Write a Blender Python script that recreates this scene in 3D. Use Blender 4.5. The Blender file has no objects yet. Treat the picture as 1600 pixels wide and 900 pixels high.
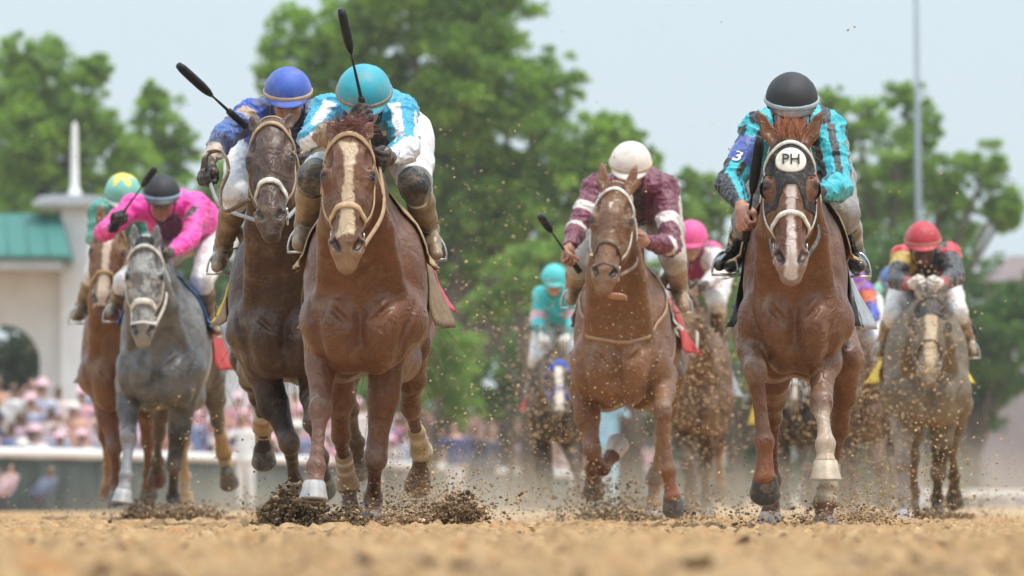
import bpy, math, random, time
import numpy as np
from mathutils import Vector, Matrix

T0 = time.time()
random.seed(7)
RNG = np.random.default_rng(11)
sc = bpy.context.scene
COL = sc.collection

# ------------------------------------------------------------------ camera, world, sun, exposure
F = 9750.0          # focal length in photograph pixels
HOR = 787.0         # horizon row
CH = 0.118          # camera height
cam_d = bpy.data.cameras.new('camera')
cam = bpy.data.objects.new('camera', cam_d); COL.objects.link(cam)
cam.location = (0, 0, CH); cam.rotation_euler = (math.radians(90), 0, 0)
cam_d.sensor_width = 36; cam_d.lens = F / 1600 * 36
cam_d.shift_y = (HOR - 450) / 1600
cam_d.clip_start = 0.5; cam_d.clip_end = 5000
cam_d.dof.use_dof = True; cam_d.dof.focus_distance = 26.6; cam_d.dof.aperture_fstop = 5.0
sc.camera = cam

SUN_EL, SUN_AZ = math.radians(72), math.radians(118)      # azimuth from +Y clockwise: behind the camera, a little left
wd = bpy.data.worlds.new('World'); sc.world = wd; wd.use_nodes = True
wn = wd.node_tree.nodes; wl = wd.node_tree.links
bg = wn['Background']
sky = wn.new('ShaderNodeTexSky'); sky.sky_type = 'NISHITA'; sky.sun_disc = False
sky.sun_elevation = SUN_EL; sky.sun_rotation = SUN_AZ
sky.air_density = 1.0; sky.dust_density = 4.0; sky.ozone_density = 1.5
mixw = wn.new('ShaderNodeMixRGB'); mixw.inputs[0].default_value = 0.70
mixw.inputs[2].default_value = (7.9, 9.35, 10.2, 1)         # the even pale cloud cover over the blue
wl.new(sky.outputs[0], mixw.inputs[1])
# cloud cover is about three times brighter overhead than at the horizon
wtc = wn.new('ShaderNodeTexCoord'); wsp = wn.new('ShaderNodeSeparateXYZ'); wl.new(wtc.outputs['Generated'], wsp.inputs[0])
wmr = wn.new('ShaderNodeMapRange'); wmr.inputs[1].default_value = .08; wmr.inputs[2].default_value = .9; wmr.inputs[3].default_value = 1.0; wmr.inputs[4].default_value = 2.0
wl.new(wsp.outputs[2], wmr.inputs[0])
wvm = wn.new('ShaderNodeVectorMath'); wvm.operation = 'SCALE'; wl.new(mixw.outputs[0], wvm.inputs[0]); wl.new(wmr.outputs[0], wvm.inputs['Scale']); wl.new(wvm.outputs[0], bg.inputs[0])
bg.inputs[1].default_value = 0.122
sd = bpy.data.lights.new('sun', 'SUN'); sd.energy = 2.9; sd.angle = math.radians(8); sd.color = (1, 0.95, 0.88)
sun = bpy.data.objects.new('sun', sd); COL.objects.link(sun)
dv = Vector((math.sin(SUN_AZ) * math.cos(SUN_EL), math.cos(SUN_AZ) * math.cos(SUN_EL), math.sin(SUN_EL)))
sun.rotation_euler = dv.to_track_quat('Z', 'Y').to_euler()
sc.view_settings.view_transform = 'Standard'; sc.view_settings.look = 'None'
sc.view_settings.exposure = -0.12; sc.view_settings.gamma = 1
sc.cycles.use_denoising = True
sc.cycles.max_bounces = 6; sc.cycles.transparent_max_bounces = 8

def W(px, py, D):
    """a point of the place from its row and column in the photograph and its distance"""
    return np.array([(px - 800) / F * D, D, CH + (HOR - py) / F * D])

# ------------------------------------------------------------------ objects and tags
def tag(o, label=None, cat=None, group=None, kind=None):
    if label: o['label'] = label
    if cat: o['category'] = cat
    if group: o['group'] = group
    if kind: o['kind'] = kind
    return o

def empty(name, loc, label=None, cat=None, group=None):
    o = bpy.data.objects.new(name, None); COL.objects.link(o)
    o.location = loc; o.empty_display_size = 0.2
    return tag(o, label, cat, group)

def mesh_obj(name, V, Fc, mat, parent=None, smooth=True, col=None, origin=None, mats=None, mi=None):
    V = np.asarray(V, dtype=np.float64)
    if parent is not None:
        V = V - world_loc(parent)
    elif origin is not None:
        V = V - np.asarray(origin)
    me = bpy.data.meshes.new(name)
    if isinstance(Fc, np.ndarray):
        n = len(Fc); k = Fc.shape[1]
        me.vertices.add(len(V)); me.vertices.foreach_set('co', V.astype(np.float32).ravel())
        me.loops.add(n * k); me.loops.foreach_set('vertex_index', Fc.astype(np.int32).ravel())
        me.polygons.add(n); me.polygons.foreach_set('loop_start', np.arange(0, n * k, k, dtype=np.int32))
        me.update(calc_edges=True)
    else:
        me.from_pydata([tuple(v) for v in V], [], Fc)
    me.polygons.foreach_set('use_smooth', np.full(len(me.polygons), smooth))
    if col is not None:
        at = me.attributes.new('Col', 'FLOAT_COLOR', 'POINT')
        c4 = np.ones((len(V), 4), np.float32); c4[:, :3] = col
        at.data.foreach_set('color', c4.ravel())
    for m in (mats or [mat]):
        me.materials.append(m)
    if mi is not None:
        me.polygons.foreach_set('material_index', np.asarray(mi, np.int32))
    me.validate(); me.update()
    o = bpy.data.objects.new(name, me); COL.objects.link(o)
    if parent is not None: o.parent = parent
    elif origin is not None: o.location = tuple(origin)
    return o

def world_loc(o):
    v = np.zeros(3)
    while o is not None:
        v += np.array(o.location); o = o.parent
    return v

# ------------------------------------------------------------------ materials
def srgb(r, g, b):
    f = lambda c: (c / 255 / 12.92) if c / 255 <= 0.04045 else ((c / 255 + 0.055) / 1.055) ** 2.4
    return np.array([f(r), f(g), f(b)])

def new_mat(name):
    m = bpy.data.materials.new(name); m.use_nodes = True
    nt = m.node_tree; return m, nt, nt.nodes['Principled BSDF']

def noise_node(nt, scale, detail=4, rough=0.6, dist=0.0, coord='Object', vec=None):
    tc = nt.nodes.new('ShaderNodeTexCoord'); n = nt.nodes.new('ShaderNodeTexNoise')
    n.inputs['Scale'].default_value = scale; n.inputs['Detail'].default_value = detail
    n.inputs['Roughness'].default_value = rough; n.inputs['Distortion'].default_value = dist
    if vec:
        mp = nt.nodes.new('ShaderNodeMapping'); mp.inputs['Scale'].default_value = vec
        nt.links.new(tc.outputs[coord], mp.inputs[0]); nt.links.new(mp.outputs[0], n.inputs[0])
    else:
        nt.links.new(tc.outputs[coord], n.inputs[0])
    return n

def ramp(nt, src, p0, p1, c0=(0, 0, 0, 1), c1=(1, 1, 1, 1)):
    r = nt.nodes.new('ShaderNodeValToRGB'); r.color_ramp.elements[0].position = p0; r.color_ramp.elements[1].position = p1
    r.color_ramp.elements[0].color = c0; r.color_ramp.elements[1].color = c1
    nt.links.new(src, r.inputs[0]); return r

def mixc(nt, fac, a, b, mode='MIX'):
    m = nt.nodes.new('ShaderNodeMixRGB'); m.blend_type = mode
    for i, v in ((0, fac), (1, a), (2, b)):
        if hasattr(v, 'default_value') or hasattr(v, 'is_linked'): nt.links.new(v, m.inputs[i])
        elif i == 0: m.inputs[0].default_value = v
        else: m.inputs[i].default_value = (*v[:3], 1)
    return m.outputs[0]

def bump(nt, b, h, strength, dist):
    bp = nt.nodes.new('ShaderNodeBump'); bp.inputs['Strength'].default_value = strength
    bp.inputs['Distance'].default_value = dist
    nt.links.new(h, bp.inputs['Height']); nt.links.new(bp.outputs[0], b.inputs['Normal'])

MUD = (0.34, 0.235, 0.135)
def surf(name, color=None, rough=0.6, vary=0.25, nscale=8, bstr=0.3, bdist=0.004, bscale=60, metal=0.0,
         mud=0.0, mudscale=6, sheen=0.0, attr=False, spec=0.5, bvec=None, coat=0.0):
    """a surface with its own uneven colour, fine relief and (track) dirt"""
    m, nt, b = new_mat(name)
    if attr:
        a = nt.nodes.new('ShaderNodeAttribute'); a.attribute_name = 'Col'; base = a.outputs['Color']
    else:
        r = nt.nodes.new('ShaderNodeRGB'); r.outputs[0].default_value = (*color, 1); base = r.outputs[0]
    n1 = noise_node(nt, nscale, 5, 0.6)
    mul = ramp(nt, n1.outputs[0], 0.3, 0.7, (1 - vary,) * 3 + (1,), (1 + vary,) * 3 + (1,))
    c = mixc(nt, 1.0, base, mul.outputs[0], 'MULTIPLY')
    if mud > 0:
        n2 = noise_node(nt, mudscale, 8, 0.75, 0.3)
        hi = 0.75 - 0.3 * mud
        mr = ramp(nt, n2.outputs[0], hi - 0.16, hi + 0.06)
        n3 = noise_node(nt, 120, 3, 0.6)
        sp = ramp(nt, n3.outputs[0], 0.62, 0.67)
        c = mixc(nt, sp.outputs[0], c, mixc(nt, min(1, 1.3 * mud), c, MUD))
        sc_ = nt.nodes.new('ShaderNodeMath'); sc_.operation = 'MULTIPLY'; sc_.inputs[1].default_value = min(1, 0.55 + mud * 0.4)
        nt.links.new(mr.outputs[0], sc_.inputs[0])
        c = mixc(nt, sc_.outputs[0], c, MUD)
    nt.links.new(c, b.inputs['Base Color'])
    b.inputs['Roughness'].default_value = rough; b.inputs['Metallic'].default_value = metal
    b.inputs['Specular IOR Level'].default_value = spec
    if sheen: b.inputs['Sheen Weight'].default_value = sheen
    if coat: b.inputs['Coat Weight'].default_value = coat
    if bstr:
        nb = noise_node(nt, bscale, 4, 0.65, 0.2, vec=bvec)
        bump(nt, b, nb.outputs[0], bstr, bdist)
    return m

# ------------------------------------------------------------------ value noise in numpy
_P = np.random.default_rng(5).random((64, 64, 64)).astype(np.float32)
def vnoise(P, scale):
    q = np.asarray(P, np.float64) * scale; i = np.floor(q).astype(int); f = q - i; f = f * f * (3 - 2 * f)
    r = 0
    for a in (0, 1):
        for b in (0, 1):
            for c in (0, 1):
                w = (f[:, 0] if a else 1 - f[:, 0]) * (f[:, 1] if b else 1 - f[:, 1]) * (f[:, 2] if c else 1 - f[:, 2])
                r = r + w * _P[(i[:, 0] + a) % 64, (i[:, 1] + b) % 64, (i[:, 2] + c) % 64]
    return r
def fbm(P, scale, oct=3):
    r, a, s = 0, 0.5, 0
    for k in range(oct):
        r = r + a * vnoise(np.asarray(P) + 7.3 * k, scale * 2 ** k); s += a; a *= 0.5
    return r / s

# ------------------------------------------------------------------ organic modelling: blended solids on a grid, turned into one skin
class Field:
    def __init__(s, lo, hi, h):
        s.lo = np.array(lo, np.float64); s.h = h
        s.n = np.maximum(4, np.ceil((np.array(hi) - s.lo) / h).astype(int) + 1)
        s.ax = [s.lo[i] + h * np.arange(s.n[i]) for i in range(3)]
        s.f = np.full(tuple(s.n), 0.5, np.float32)
    def _blk(s, lo, hi):
        a = np.clip(np.floor((lo - s.lo) / s.h).astype(int), 0, s.n); b = np.clip(np.ceil((hi - s.lo) / s.h).astype(int) + 1, 0, s.n)
        if (b <= a).any(): return None
        sl = tuple(slice(a[i], b[i]) for i in range(3))
        X = s.ax[0][sl[0]][:, None, None].astype(np.float32); Y = s.ax[1][sl[1]][None, :, None].astype(np.float32); Z = s.ax[2][sl[2]][None, None, :].astype(np.float32)
        return sl, X, Y, Z
    def _mix(s, sl, d, k, op):
        a = s.f[sl]
        if op == 'sub':
            d = -d; hh = np.clip(0.5 - 0.5 * (a - d) / k, 0, 1); hh = hh.astype(np.float32)
            s.f[sl] = a * (1 - hh) + d * hh + k * hh * (1 - hh)
        else:
            hh = np.clip(0.5 + 0.5 * (a - d) / k, 0, 1).astype(np.float32)
            s.f[sl] = a * (1 - hh) + d * hh - k * hh * (1 - hh)
    def ell(s, c, r, R=None, k=0.02, op='add'):
        c = np.asarray(c, float); r = np.asarray(r, float); m = r.max() + k + 3 * s.h
        if R is None: ext = r + k + 3 * s.h
        else: ext = np.sqrt(((np.asarray(R) * r[None, :]) ** 2).sum(1)) + k + 3 * s.h
        B = s._blk(c - ext, c + ext)
        if B is None: return
        sl, X, Y, Z = B
        x, y, z = X - c[0], Y - c[1], Z - c[2]
        if R is not None:
            R = np.asarray(R, np.float32)
            x, y, z = (x * R[0, i] + y * R[1, i] + z * R[2, i] for i in range(3))
        k0 = np.sqrt((x / r[0]) ** 2 + (y / r[1]) ** 2 + (z / r[2]) ** 2)
        k1 = np.sqrt((x / r[0] ** 2) ** 2 + (y / r[1] ** 2) ** 2 + (z / r[2] ** 2) ** 2) + 1e-6
        s._mix(sl, (k0 * (k0 - 1) / k1).astype(np.float32), k, op)
    def cone(s, a, b, ra, rb, k=0.02, sq=1.0, ax=None, op='add'):
        a = np.asarray(a, float); b = np.asarray(b, float); R = max(ra, rb) * max(1, sq) + k + 3 * s.h
        B = s._blk(np.minimum(a, b) - R, np.maximum(a, b) + R)
        if B is None: return
        sl, X, Y, Z = B
        ba = b - a; L2 = float(ba @ ba) + 1e-9
        t = np.clip(((X - a[0]) * ba[0] + (Y - a[1]) * ba[1] + (Z - a[2]) * ba[2]) / L2, 0, 1)
        qx, qy, qz = X - a[0] - t * ba[0], Y - a[1] - t * ba[1], Z - a[2] - t * ba[2]
        q2 = qx * qx + qy * qy + qz * qz
        if ax is not None:
            dd = qx * ax[0] + qy * ax[1] + qz * ax[2]
            q2 = q2 + (1 / sq ** 2 - 1) * dd * dd
        s._mix(sl, (np.sqrt(np.maximum(q2, 0)) - (ra + (rb - ra) * t)).astype(np.float32), k, op)
    def chain(s, pts, rs, k=0.02, **kw):
        for i in range(len(pts) - 1): s.cone(pts[i], pts[i + 1], rs[i], rs[i + 1], k, **kw)
    def sample(s, P):
        q = (np.asarray(P) - s.lo) / s.h; i = np.clip(np.floor(q).astype(int), 0, s.n - 2); f = np.clip(q - i, 0, 1); r = 0
        for a in (0, 1):
            for b in (0, 1):
                for c in (0, 1):
                    w = (f[..., 0] if a else 1 - f[..., 0]) * (f[..., 1] if b else 1 - f[..., 1]) * (f[..., 2] if c else 1 - f[..., 2])
                    r = r + w * s.f[i[..., 0] + a, i[..., 1] + b, i[..., 2] + c]
        return r
    def march(s, o, d, t0=0.0, t1=0.5, off=0.004):
        """walk out of the skin from o along d; the last crossing"""
        o = np.asarray(o, float); d = np.asarray(d, float); d = d / np.linalg.norm(d)
        t = np.arange(t0, t1, s.h * 0.5); v = s.sample(o + t[:, None] * d)
        ins = np.where(v < 0)[0]
        if len(ins) == 0: return o + d * (t0 + off)
        # first exit
        j = ins[0]
        while j + 1 < len(t) and v[j + 1] < 0: j += 1
        return o + d * (t[j] + off)
    def mesh(s, iters=2):
        f = s.f; ins = f < 0; n = f.shape
        c = np.zeros((n[0] - 1, n[1] - 1, n[2] - 1), np.int8)
        for a in (0, 1):
            for b in (0, 1):
                for d in (0, 1): c += ins[a:n[0] - 1 + a, b:n[1] - 1 + b, d:n[2] - 1 + d]
        act = np.argwhere((c > 0) & (c < 8))
        idx = np.full(c.shape, -1, np.int32); idx[tuple(act.T)] = np.arange(len(act))
        acc = np.zeros((len(act), 3)); cnt = np.zeros(len(act))
        cor = [(a, b, d) for a in (0, 1) for b in (0, 1) for d in (0, 1)]
        vals = {q: f[act[:, 0] + q[0], act[:, 1] + q[1], act[:, 2] + q[2]].astype(np.float64) for q in cor}
        for q in cor:
            for axn in range(3):
                if q[axn] == 1: continue
                r = list(q); r[axn] = 1; r = tuple(r)
                a, b = vals[q], vals[r]; m = (a < 0) != (b < 0)
                t = np.where(m, a / np.where(m, a - b, 1), 0)
                p = np.tile(np.array(q, float), (len(act), 1)); p[:, axn] += t
                acc[m] += p[m]; cnt[m] += 1
        V = s.lo + (act + acc / cnt[:, None]) * s.h
        Q = []
        for axn in range(3):
            u, v = (axn + 1) % 3, (axn + 2) % 3
            sa = [slice(1, -1)] * 3; sb = [slice(1, -1)] * 3
            sa[axn] = slice(0, -1); sb[axn] = slice(1, None)
            A = ins[tuple(sa)]; Bm = ins[tuple(sb)]
            e = np.argwhere(A != Bm)
            if len(e) == 0: continue
            flip = A[tuple(e.T)]
            e = e + 1; e[:, axn] -= 1
            def cell(du, dv):
                g = e.copy(); g[:, u] += du; g[:, v] += dv; return idx[tuple(g.T)]
            q = np.stack([cell(-1, -1), cell(0, -1), cell(0, 0), cell(-1, 0)], 1)
            q[~flip] = q[~flip][:, ::-1]
            Q.append(q)
        Q = np.concatenate(Q); Q = Q[(Q >= 0).all(1)]
        for _ in range(iters): V = laplace(V, Q, 0.5)
        return V, Q

def laplace(V, Q, w):
    i = np.concatenate([Q[:, 0], Q[:, 1], Q[:, 2], Q[:, 3]]); j = np.concatenate([Q[:, 1], Q[:, 2], Q[:, 3], Q[:, 0]])
    n = len(V); cnt = np.bincount(i, minlength=n) + np.bincount(j, minlength=n)
    S = np.stack([np.bincount(i, V[j, a], n) + np.bincount(j, V[i, a], n) for a in range(3)], 1)
    return V * (1 - w) + w * S / np.maximum(cnt, 1)[:, None]

def normals(V, Q):
    fn = np.cross(V[Q[:, 2]] - V[Q[:, 0]], V[Q[:, 3]] - V[Q[:, 1]]); N = np.zeros_like(V)
    for c in range(4):
        for a in range(3): N[:, a] += np.bincount(Q[:, c], fn[:, a], len(V))
    return N / np.maximum(np.linalg.norm(N, axis=1), 1e-9)[:, None]

def nrm(v):
    v = np.asarray(v, float); return v / (np.linalg.norm(v) + 1e-12)

def seg_t(P, a, b):
    ba = b - a; t = np.clip(((P - a) @ ba) / (ba @ ba + 1e-9), 0, 1)
    return t, np.linalg.norm(P - a - t[:, None] * ba, axis=1)

# ------------------------------------------------------------------ small mesh builders (return verts, faces)
class MB:
    def __init__(s): s.V = []; s.F = []
    def add(s, V, Fc):
        o = len(s.V); s.V.extend([tuple(v) for v in V]); s.F.extend([tuple(i + o for i in f) for f in Fc])
    def tube(s, pts, rs, n=8, cap=True):
        pts = [np.asarray(p, float) for p in pts]
        if not hasattr(rs, '__len__'): rs = [rs] * len(pts)
        V = []; up = None
        for i, p in enumerate(pts):
            t = nrm(pts[min(i + 1, len(pts) - 1)] - pts[max(i - 1, 0)])
            if up is None:
                up = nrm(np.cross(t, [0, 0, 1] if abs(t[2]) < 0.9 else [1, 0, 0]))
            up = nrm(up - t * (up @ t)); w = np.cross(t, up)
            for k in range(n):
                a = 2 * math.pi * k / n; V.append(p + rs[i] * (math.cos(a) * up + math.sin(a) * w))
        Fc = [(i * n + k, i * n + (k + 1) % n, (i + 1) * n + (k + 1) % n, (i + 1) * n + k) for i in range(len(pts) - 1) for k in range(n)]
        if cap: Fc += [tuple(range(n))[::-1], tuple((len(pts) - 1) * n + k for k in range(n))]
        s.add(V, Fc); return s
    def ribbon(s, pts, nrms, width, th=0.003, closed=False):
        """flat strap following pts, lying against a surface with normals nrms"""
        n = len(pts); V = []
        for i in range(n):
            if closed: t = nrm(pts[(i + 1) % n] - pts[i - 1])
            else: t = nrm(np.asarray(pts[min(i + 1, n - 1)]) - pts[max(i - 1, 0)])
            nn = nrm(nrms[i] - t * (np.asarray(nrms[i]) @ t)); w = np.cross(t, nn)
            p = np.asarray(pts[i])
            prof = [(-.5, 0), (-.5, .6), (-.3, 1), (.3, 1), (.5, .6), (.5, 0)]
            for a, b in prof: V.append(p + w * width * a + nn * th * (b * 2 - 1))
        m = 6; Fc = []
        for i in range(n if closed else n - 1):
            j = (i + 1) % n
            for k in range(m): Fc.append((i * m + k, j * m + k, j * m + (k + 1) % m, i * m + (k + 1) % m))
        if not closed: Fc += [tuple(range(m)), tuple((n - 1) * m + k for k in range(m))[::-1]]
        s.add(V, Fc); return s
    def box(s, c, h, R=None):
        V = []
        for a in (-1, 1):
            for b in (-1, 1):
                for d in (-1, 1):
                    v = np.array([a * h[0], b * h[1], d * h[2]])
                    if R is not None: v = np.asarray(R) @ v
                    V.append(np.asarray(c) + v)
        s.add(V, [(0, 1, 3, 2), (4, 6, 7, 5), (0, 4, 5, 1), (2, 3, 7, 6), (0, 2, 6, 4), (1, 5, 7, 3)]); return s
    def ball(s, c, r, R=None, n=12, m=8):
        V = []; r = np.asarray(r) * np.ones(3)
        for i in range(m + 1):
            th = math.pi * i / m
            for k in range(n):
                a = 2 * math.pi * k / n
                v = np.array([math.sin(th) * math.cos(a), math.sin(th) * math.sin(a), math.cos(th)]) * r
                if R is not None: v = np.asarray(R) @ v
                V.append(np.asarray(c) + v)
        s.add(V, [(i * n + k, (i + 1) * n + k, (i + 1) * n + (k + 1) % n, i * n + (k + 1) % n) for i in range(m) for k in range(n)]); return s
    def obj(s, name, mat, parent=None, smooth=True, origin=None):
        return mesh_obj(name, s.V, s.F, mat, parent, smooth, origin=origin)

def bez(pts, n=16):
    """smooth curve through pts (Catmull-Rom)"""
    P = [np.asarray(p, float) for p in pts]; P = [2 * P[0] - P[1]] + P + [2 * P[-1] - P[-2]]
    out = []
    for i in range(1, len(P) - 2):
        for k in range(n):
            t = k / n
            out.append(0.5 * (2 * P[i] + (P[i + 1] - P[i - 1]) * t + (2 * P[i - 1] - 5 * P[i] + 4 * P[i + 1] - P[i + 2]) * t * t + (3 * P[i] - P[i - 1] - 3 * P[i + 1] + P[i + 2]) * t ** 3))
    out.append(P[-2]); return out

def text_obj(name, body, size, loc, ex, ey, mat, parent, font=None, ext=0.0015, shear=0.0, bold=0.0):
    """raised lettering; ex along the line, ey up the letters"""
    cu = bpy.data.curves.new(name, 'FONT'); cu.body = body; cu.size = size; cu.align_x = 'CENTER'; cu.align_y = 'CENTER'
    cu.extrude = ext; cu.offset = bold; cu.resolution_u = 3
    t = bpy.data.objects.new(name, cu); COL.objects.link(t)
    dg = bpy.context.evaluated_depsgraph_get(); me = bpy.data.meshes.new_from_object(t.evaluated_get(dg))
    bpy.data.objects.remove(t)
    ex = nrm(ex); ey = nrm(np.asarray(ey) - ex * (np.asarray(ey) @ ex)); ez = np.cross(ex, ey)
    V = np.array([v.co for v in me.vertices]); V = np.asarray(loc) + V[:, :1] * ex + V[:, 1:2] * ey + V[:, 2:3] * ez
    Fc = [tuple(p.vertices) for p in me.polygons]; bpy.data.meshes.remove(me)
    return mesh_obj(name, V, Fc, mat, parent, False)
# ------------------------------------------------------------------ the place: track, rail, stand, trees
def ground():
    # rows spaced with distance so near sand has real relief
    ys = np.concatenate([np.linspace(3, 12, 160, False), np.geomspace(12, 60, 900, False), np.geomspace(60, 700, 60)])
    xs = np.concatenate([np.linspace(-3.6, 3.6, 421)])
    near = ys[ys < 60]
    X, Y = np.meshgrid(xs, near)
    X = X * (0.45 + near[:, None] / 32.0)
    P = np.stack([X.ravel(), Y.ravel(), np.zeros(X.size)], 1)
    z = (fbm(P, 1.1, 3) - .5) * .030 + (fbm(P + 9, 7, 3) - .5) * .042
    lump = np.clip(fbm(P + 3, 16, 2) - .60, 0, 1); z += lump * .16
    z *= np.clip((P[:, 1] - 2) / 10, .5, 1); P[:, 2] = z - .004
    n, m = len(near), len(xs); i = np.arange(n * m).reshape(n, m)
    Q = np.stack([i[:-1, :-1], i[:-1, 1:], i[1:, 1:], i[1:, :-1]], -1).reshape(-1, 4)
    mt, nt, b = new_mat('track_sand')
    n1 = noise_node(nt, 1.6, 6, .65); n2 = noise_node(nt, 26, 6, .75); n3 = noise_node(nt, 3.2, 6, .7); n4 = noise_node(nt, 6.5, 5, .7, .5)
    r1 = ramp(nt, n1.outputs[0], .32, .68, (*SAND_A, 1), (*SAND_B, 1))
    r3 = ramp(nt, n3.outputs[0], .52, .68); c = mixc(nt, r3.outputs[0], r1.outputs[0], (.50, .25, .10))
    r4 = ramp(nt, n4.outputs[0], .56, .70); c = mixc(nt, r4.outputs[0], c, (.25, .16, .09)); r2 = ramp(nt, n2.outputs[0], .32, .58, (.38, .33, .29, 1), (1, 1, 1, 1)); c = mixc(nt, .75, c, r2.outputs[0], 'MULTIPLY')
    nt.links.new(c, b.inputs['Base Color']); b.inputs['Roughness'].default_value = .95; b.inputs['Specular IOR Level'].default_value = .15
    nb = noise_node(nt, 60, 6, .7); bump(nt, b, nb.outputs[0], .8, .02)
    o = mesh_obj('track', P, Q, mt, None, True); tag(o, kind='structure')
    V = [(-900, -60, -.05), (900, -60, -.05), (900, 2500, -.05), (-900, 2500, -.05)]
    o = mesh_obj('ground', V, [(0, 1, 2, 3)], mt, None, False); tag(o, kind='structure')
    # sandy surface between the raked strip and the rail
    V = []; yy = [59.9, 110, 200, 320, 520]; 
    for y in yy: V += [(-60, y, -.015), (160, y, -.015)]
    o = mesh_obj('far_track', V, [(2 * k, 2 * k + 1, 2 * k + 3, 2 * k + 2) for k in range(len(yy) - 1)], mt, None, False); tag(o, kind='structure')
SAND_A = (.43, .265, .130); SAND_B = (.64, .425, .225)
ground()

def clods(name, pts, sizes, cols, label=None, seed=0, origin=None):
    rg = np.random.default_rng(seed); n = len(pts)
    base = np.array([(1, 0, 0), (-1, 0, 0), (0, 1, 0), (0, -1, 0), (0, 0, 1), (0, 0, -1)], float)
    tri = np.array([(0, 2, 4), (2, 1, 4), (1, 3, 4), (3, 0, 4), (2, 0, 5), (1, 2, 5), (3, 1, 5), (0, 3, 5)])
    b = base[None] * rg.uniform(.55, 1.3, (n, 6, 1)) + rg.normal(0, .18, (n, 6, 3))
    A = rg.normal(size=(n, 3, 3)); Qm, _ = np.linalg.qr(A)
    V = np.einsum('nij,nkj->nki', Qm, b) * np.asarray(sizes)[:, None, None] * np.array([1, 1, .8]) + np.asarray(pts)[:, None, :]
    Fc = (tri[None] + 6 * np.arange(n)[:, None, None]).reshape(-1, 3)
    C = np.repeat(np.asarray(cols)[:, None, :], 6, 1).reshape(-1, 3)
    o = mesh_obj(name, V.reshape(-1, 3), Fc, M_DIRT, None, False, col=C)
    return tag(o, label, None, None, 'stuff')
A0 = np.array
M_DIRT = surf('track_dirt', None, .95, .3, 60, .6, .004, 300, attr=True, spec=.1)

def dirt_cols(rg, n, dark=.5):
    a = np.array([.085, .050, .028]); b = np.array([.52, .36, .21]); t = np.clip(rg.beta(1.2, 1.2, n) * 1.2 - dark * .6 + .1, 0, 1)[:, None]
    return (a * (1 - t) + b * t) * rg.uniform(.8, 1.2, (n, 1))

def ground_clods():
    rg = np.random.default_rng(3); n = 15000
    Y = 7 + 45 * rg.random(n) ** 1.1; X = (rg.random(n) - .5) * 2 * (1.3 + Y * .105); s = .004 + .022 * rg.random(n) ** 3.2
    clods('loose_dirt', np.stack([X, Y, s * .3 + rg.uniform(-.004, .012, n)], 1), s, np.where(rg.random((n, 1)) < .25, dirt_cols(rg, n, .6), A0([.50, .33, .17]) * rg.uniform(.7, 1.15, (n, 1))), 'clods of dirt lying loose on the sand', 1)
ground_clods()
def big_clods():
    rg = np.random.default_rng(8); n = 1300; Y = 9 + 16 * rg.random(n); X = (rg.random(n) - .5) * 2 * (.6 + Y * .10); s = .010 + .022 * rg.random(n) ** 1.5
    clods('earth_clods', np.stack([X, Y, s * .2], 1), s, dirt_cols(rg, n, .55) * 1.1, 'larger damp clods scattered over the near sand', 2)
big_clods()

# ---- rail and panels along the far side of the track
M_WPAINT = surf('white_paint', (.80, .80, .79), .45, .06, 6, .15, .002, 60)
M_PANEL = surf('green_grey_panel', (.042, .060, .056), .8, .5, 1.5, .3, .01, 20)
M_BRICK = surf('pinkish_brick', (.13, .060, .050), .85, .2, 2, .4, .01, 12)
RAIL = [(-14.0, 97.0), (-8.2, 108.0), (-3.8, 128.0), (1.6, 190.0), (9.0, 290.0), (20.0, 400.0), (38.0, 520.0), (60.0, 600.0)]
def rail_at(t):
    n = len(RAIL) - 1; i = min(int(t * n), n - 1); f = t * n - i
    return np.array([RAIL[i][0] * (1 - f) + RAIL[i + 1][0] * f, RAIL[i][1] * (1 - f) + RAIL[i + 1][1] * f])
def rail():
    root = empty('rail', (0, 190, 0), 'white topped track rail over dark green panels running along the far edge', 'rail')
    top = MB(); pan = MB(); pts = [np.array([*rail_at(t), 0.]) for t in np.linspace(0, 1, 120)]
    top.ribbon([p + np.array([0, 0, 1.0]) for p in pts], [np.array([.3, -1., 0])] * len(pts), .17, .05)
    V = []; Fc = []
    for p in pts[:64]: V += [p + np.array([0, .05, -.02]), p + np.array([0, .05, .90])]
    for k in range(63): Fc.append((2 * k, 2 * k + 2, 2 * k + 3, 2 * k + 1))
    n = len(V); V += [v + np.array([.0, .06, 0]) for v in V]; Fc += [tuple(n + i for i in f[::-1]) for f in Fc]
    pan.add(V, Fc); top.obj('top_rail', M_WPAINT, root); pan.obj('panel', M_PANEL, root, False)
    for p in pts[::2]:
        MB().tube([p + np.array([0, .12, -.02]), p + np.array([0, .12, .9])], .035, 8).obj('post', M_PANEL, root)
rail()

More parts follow.
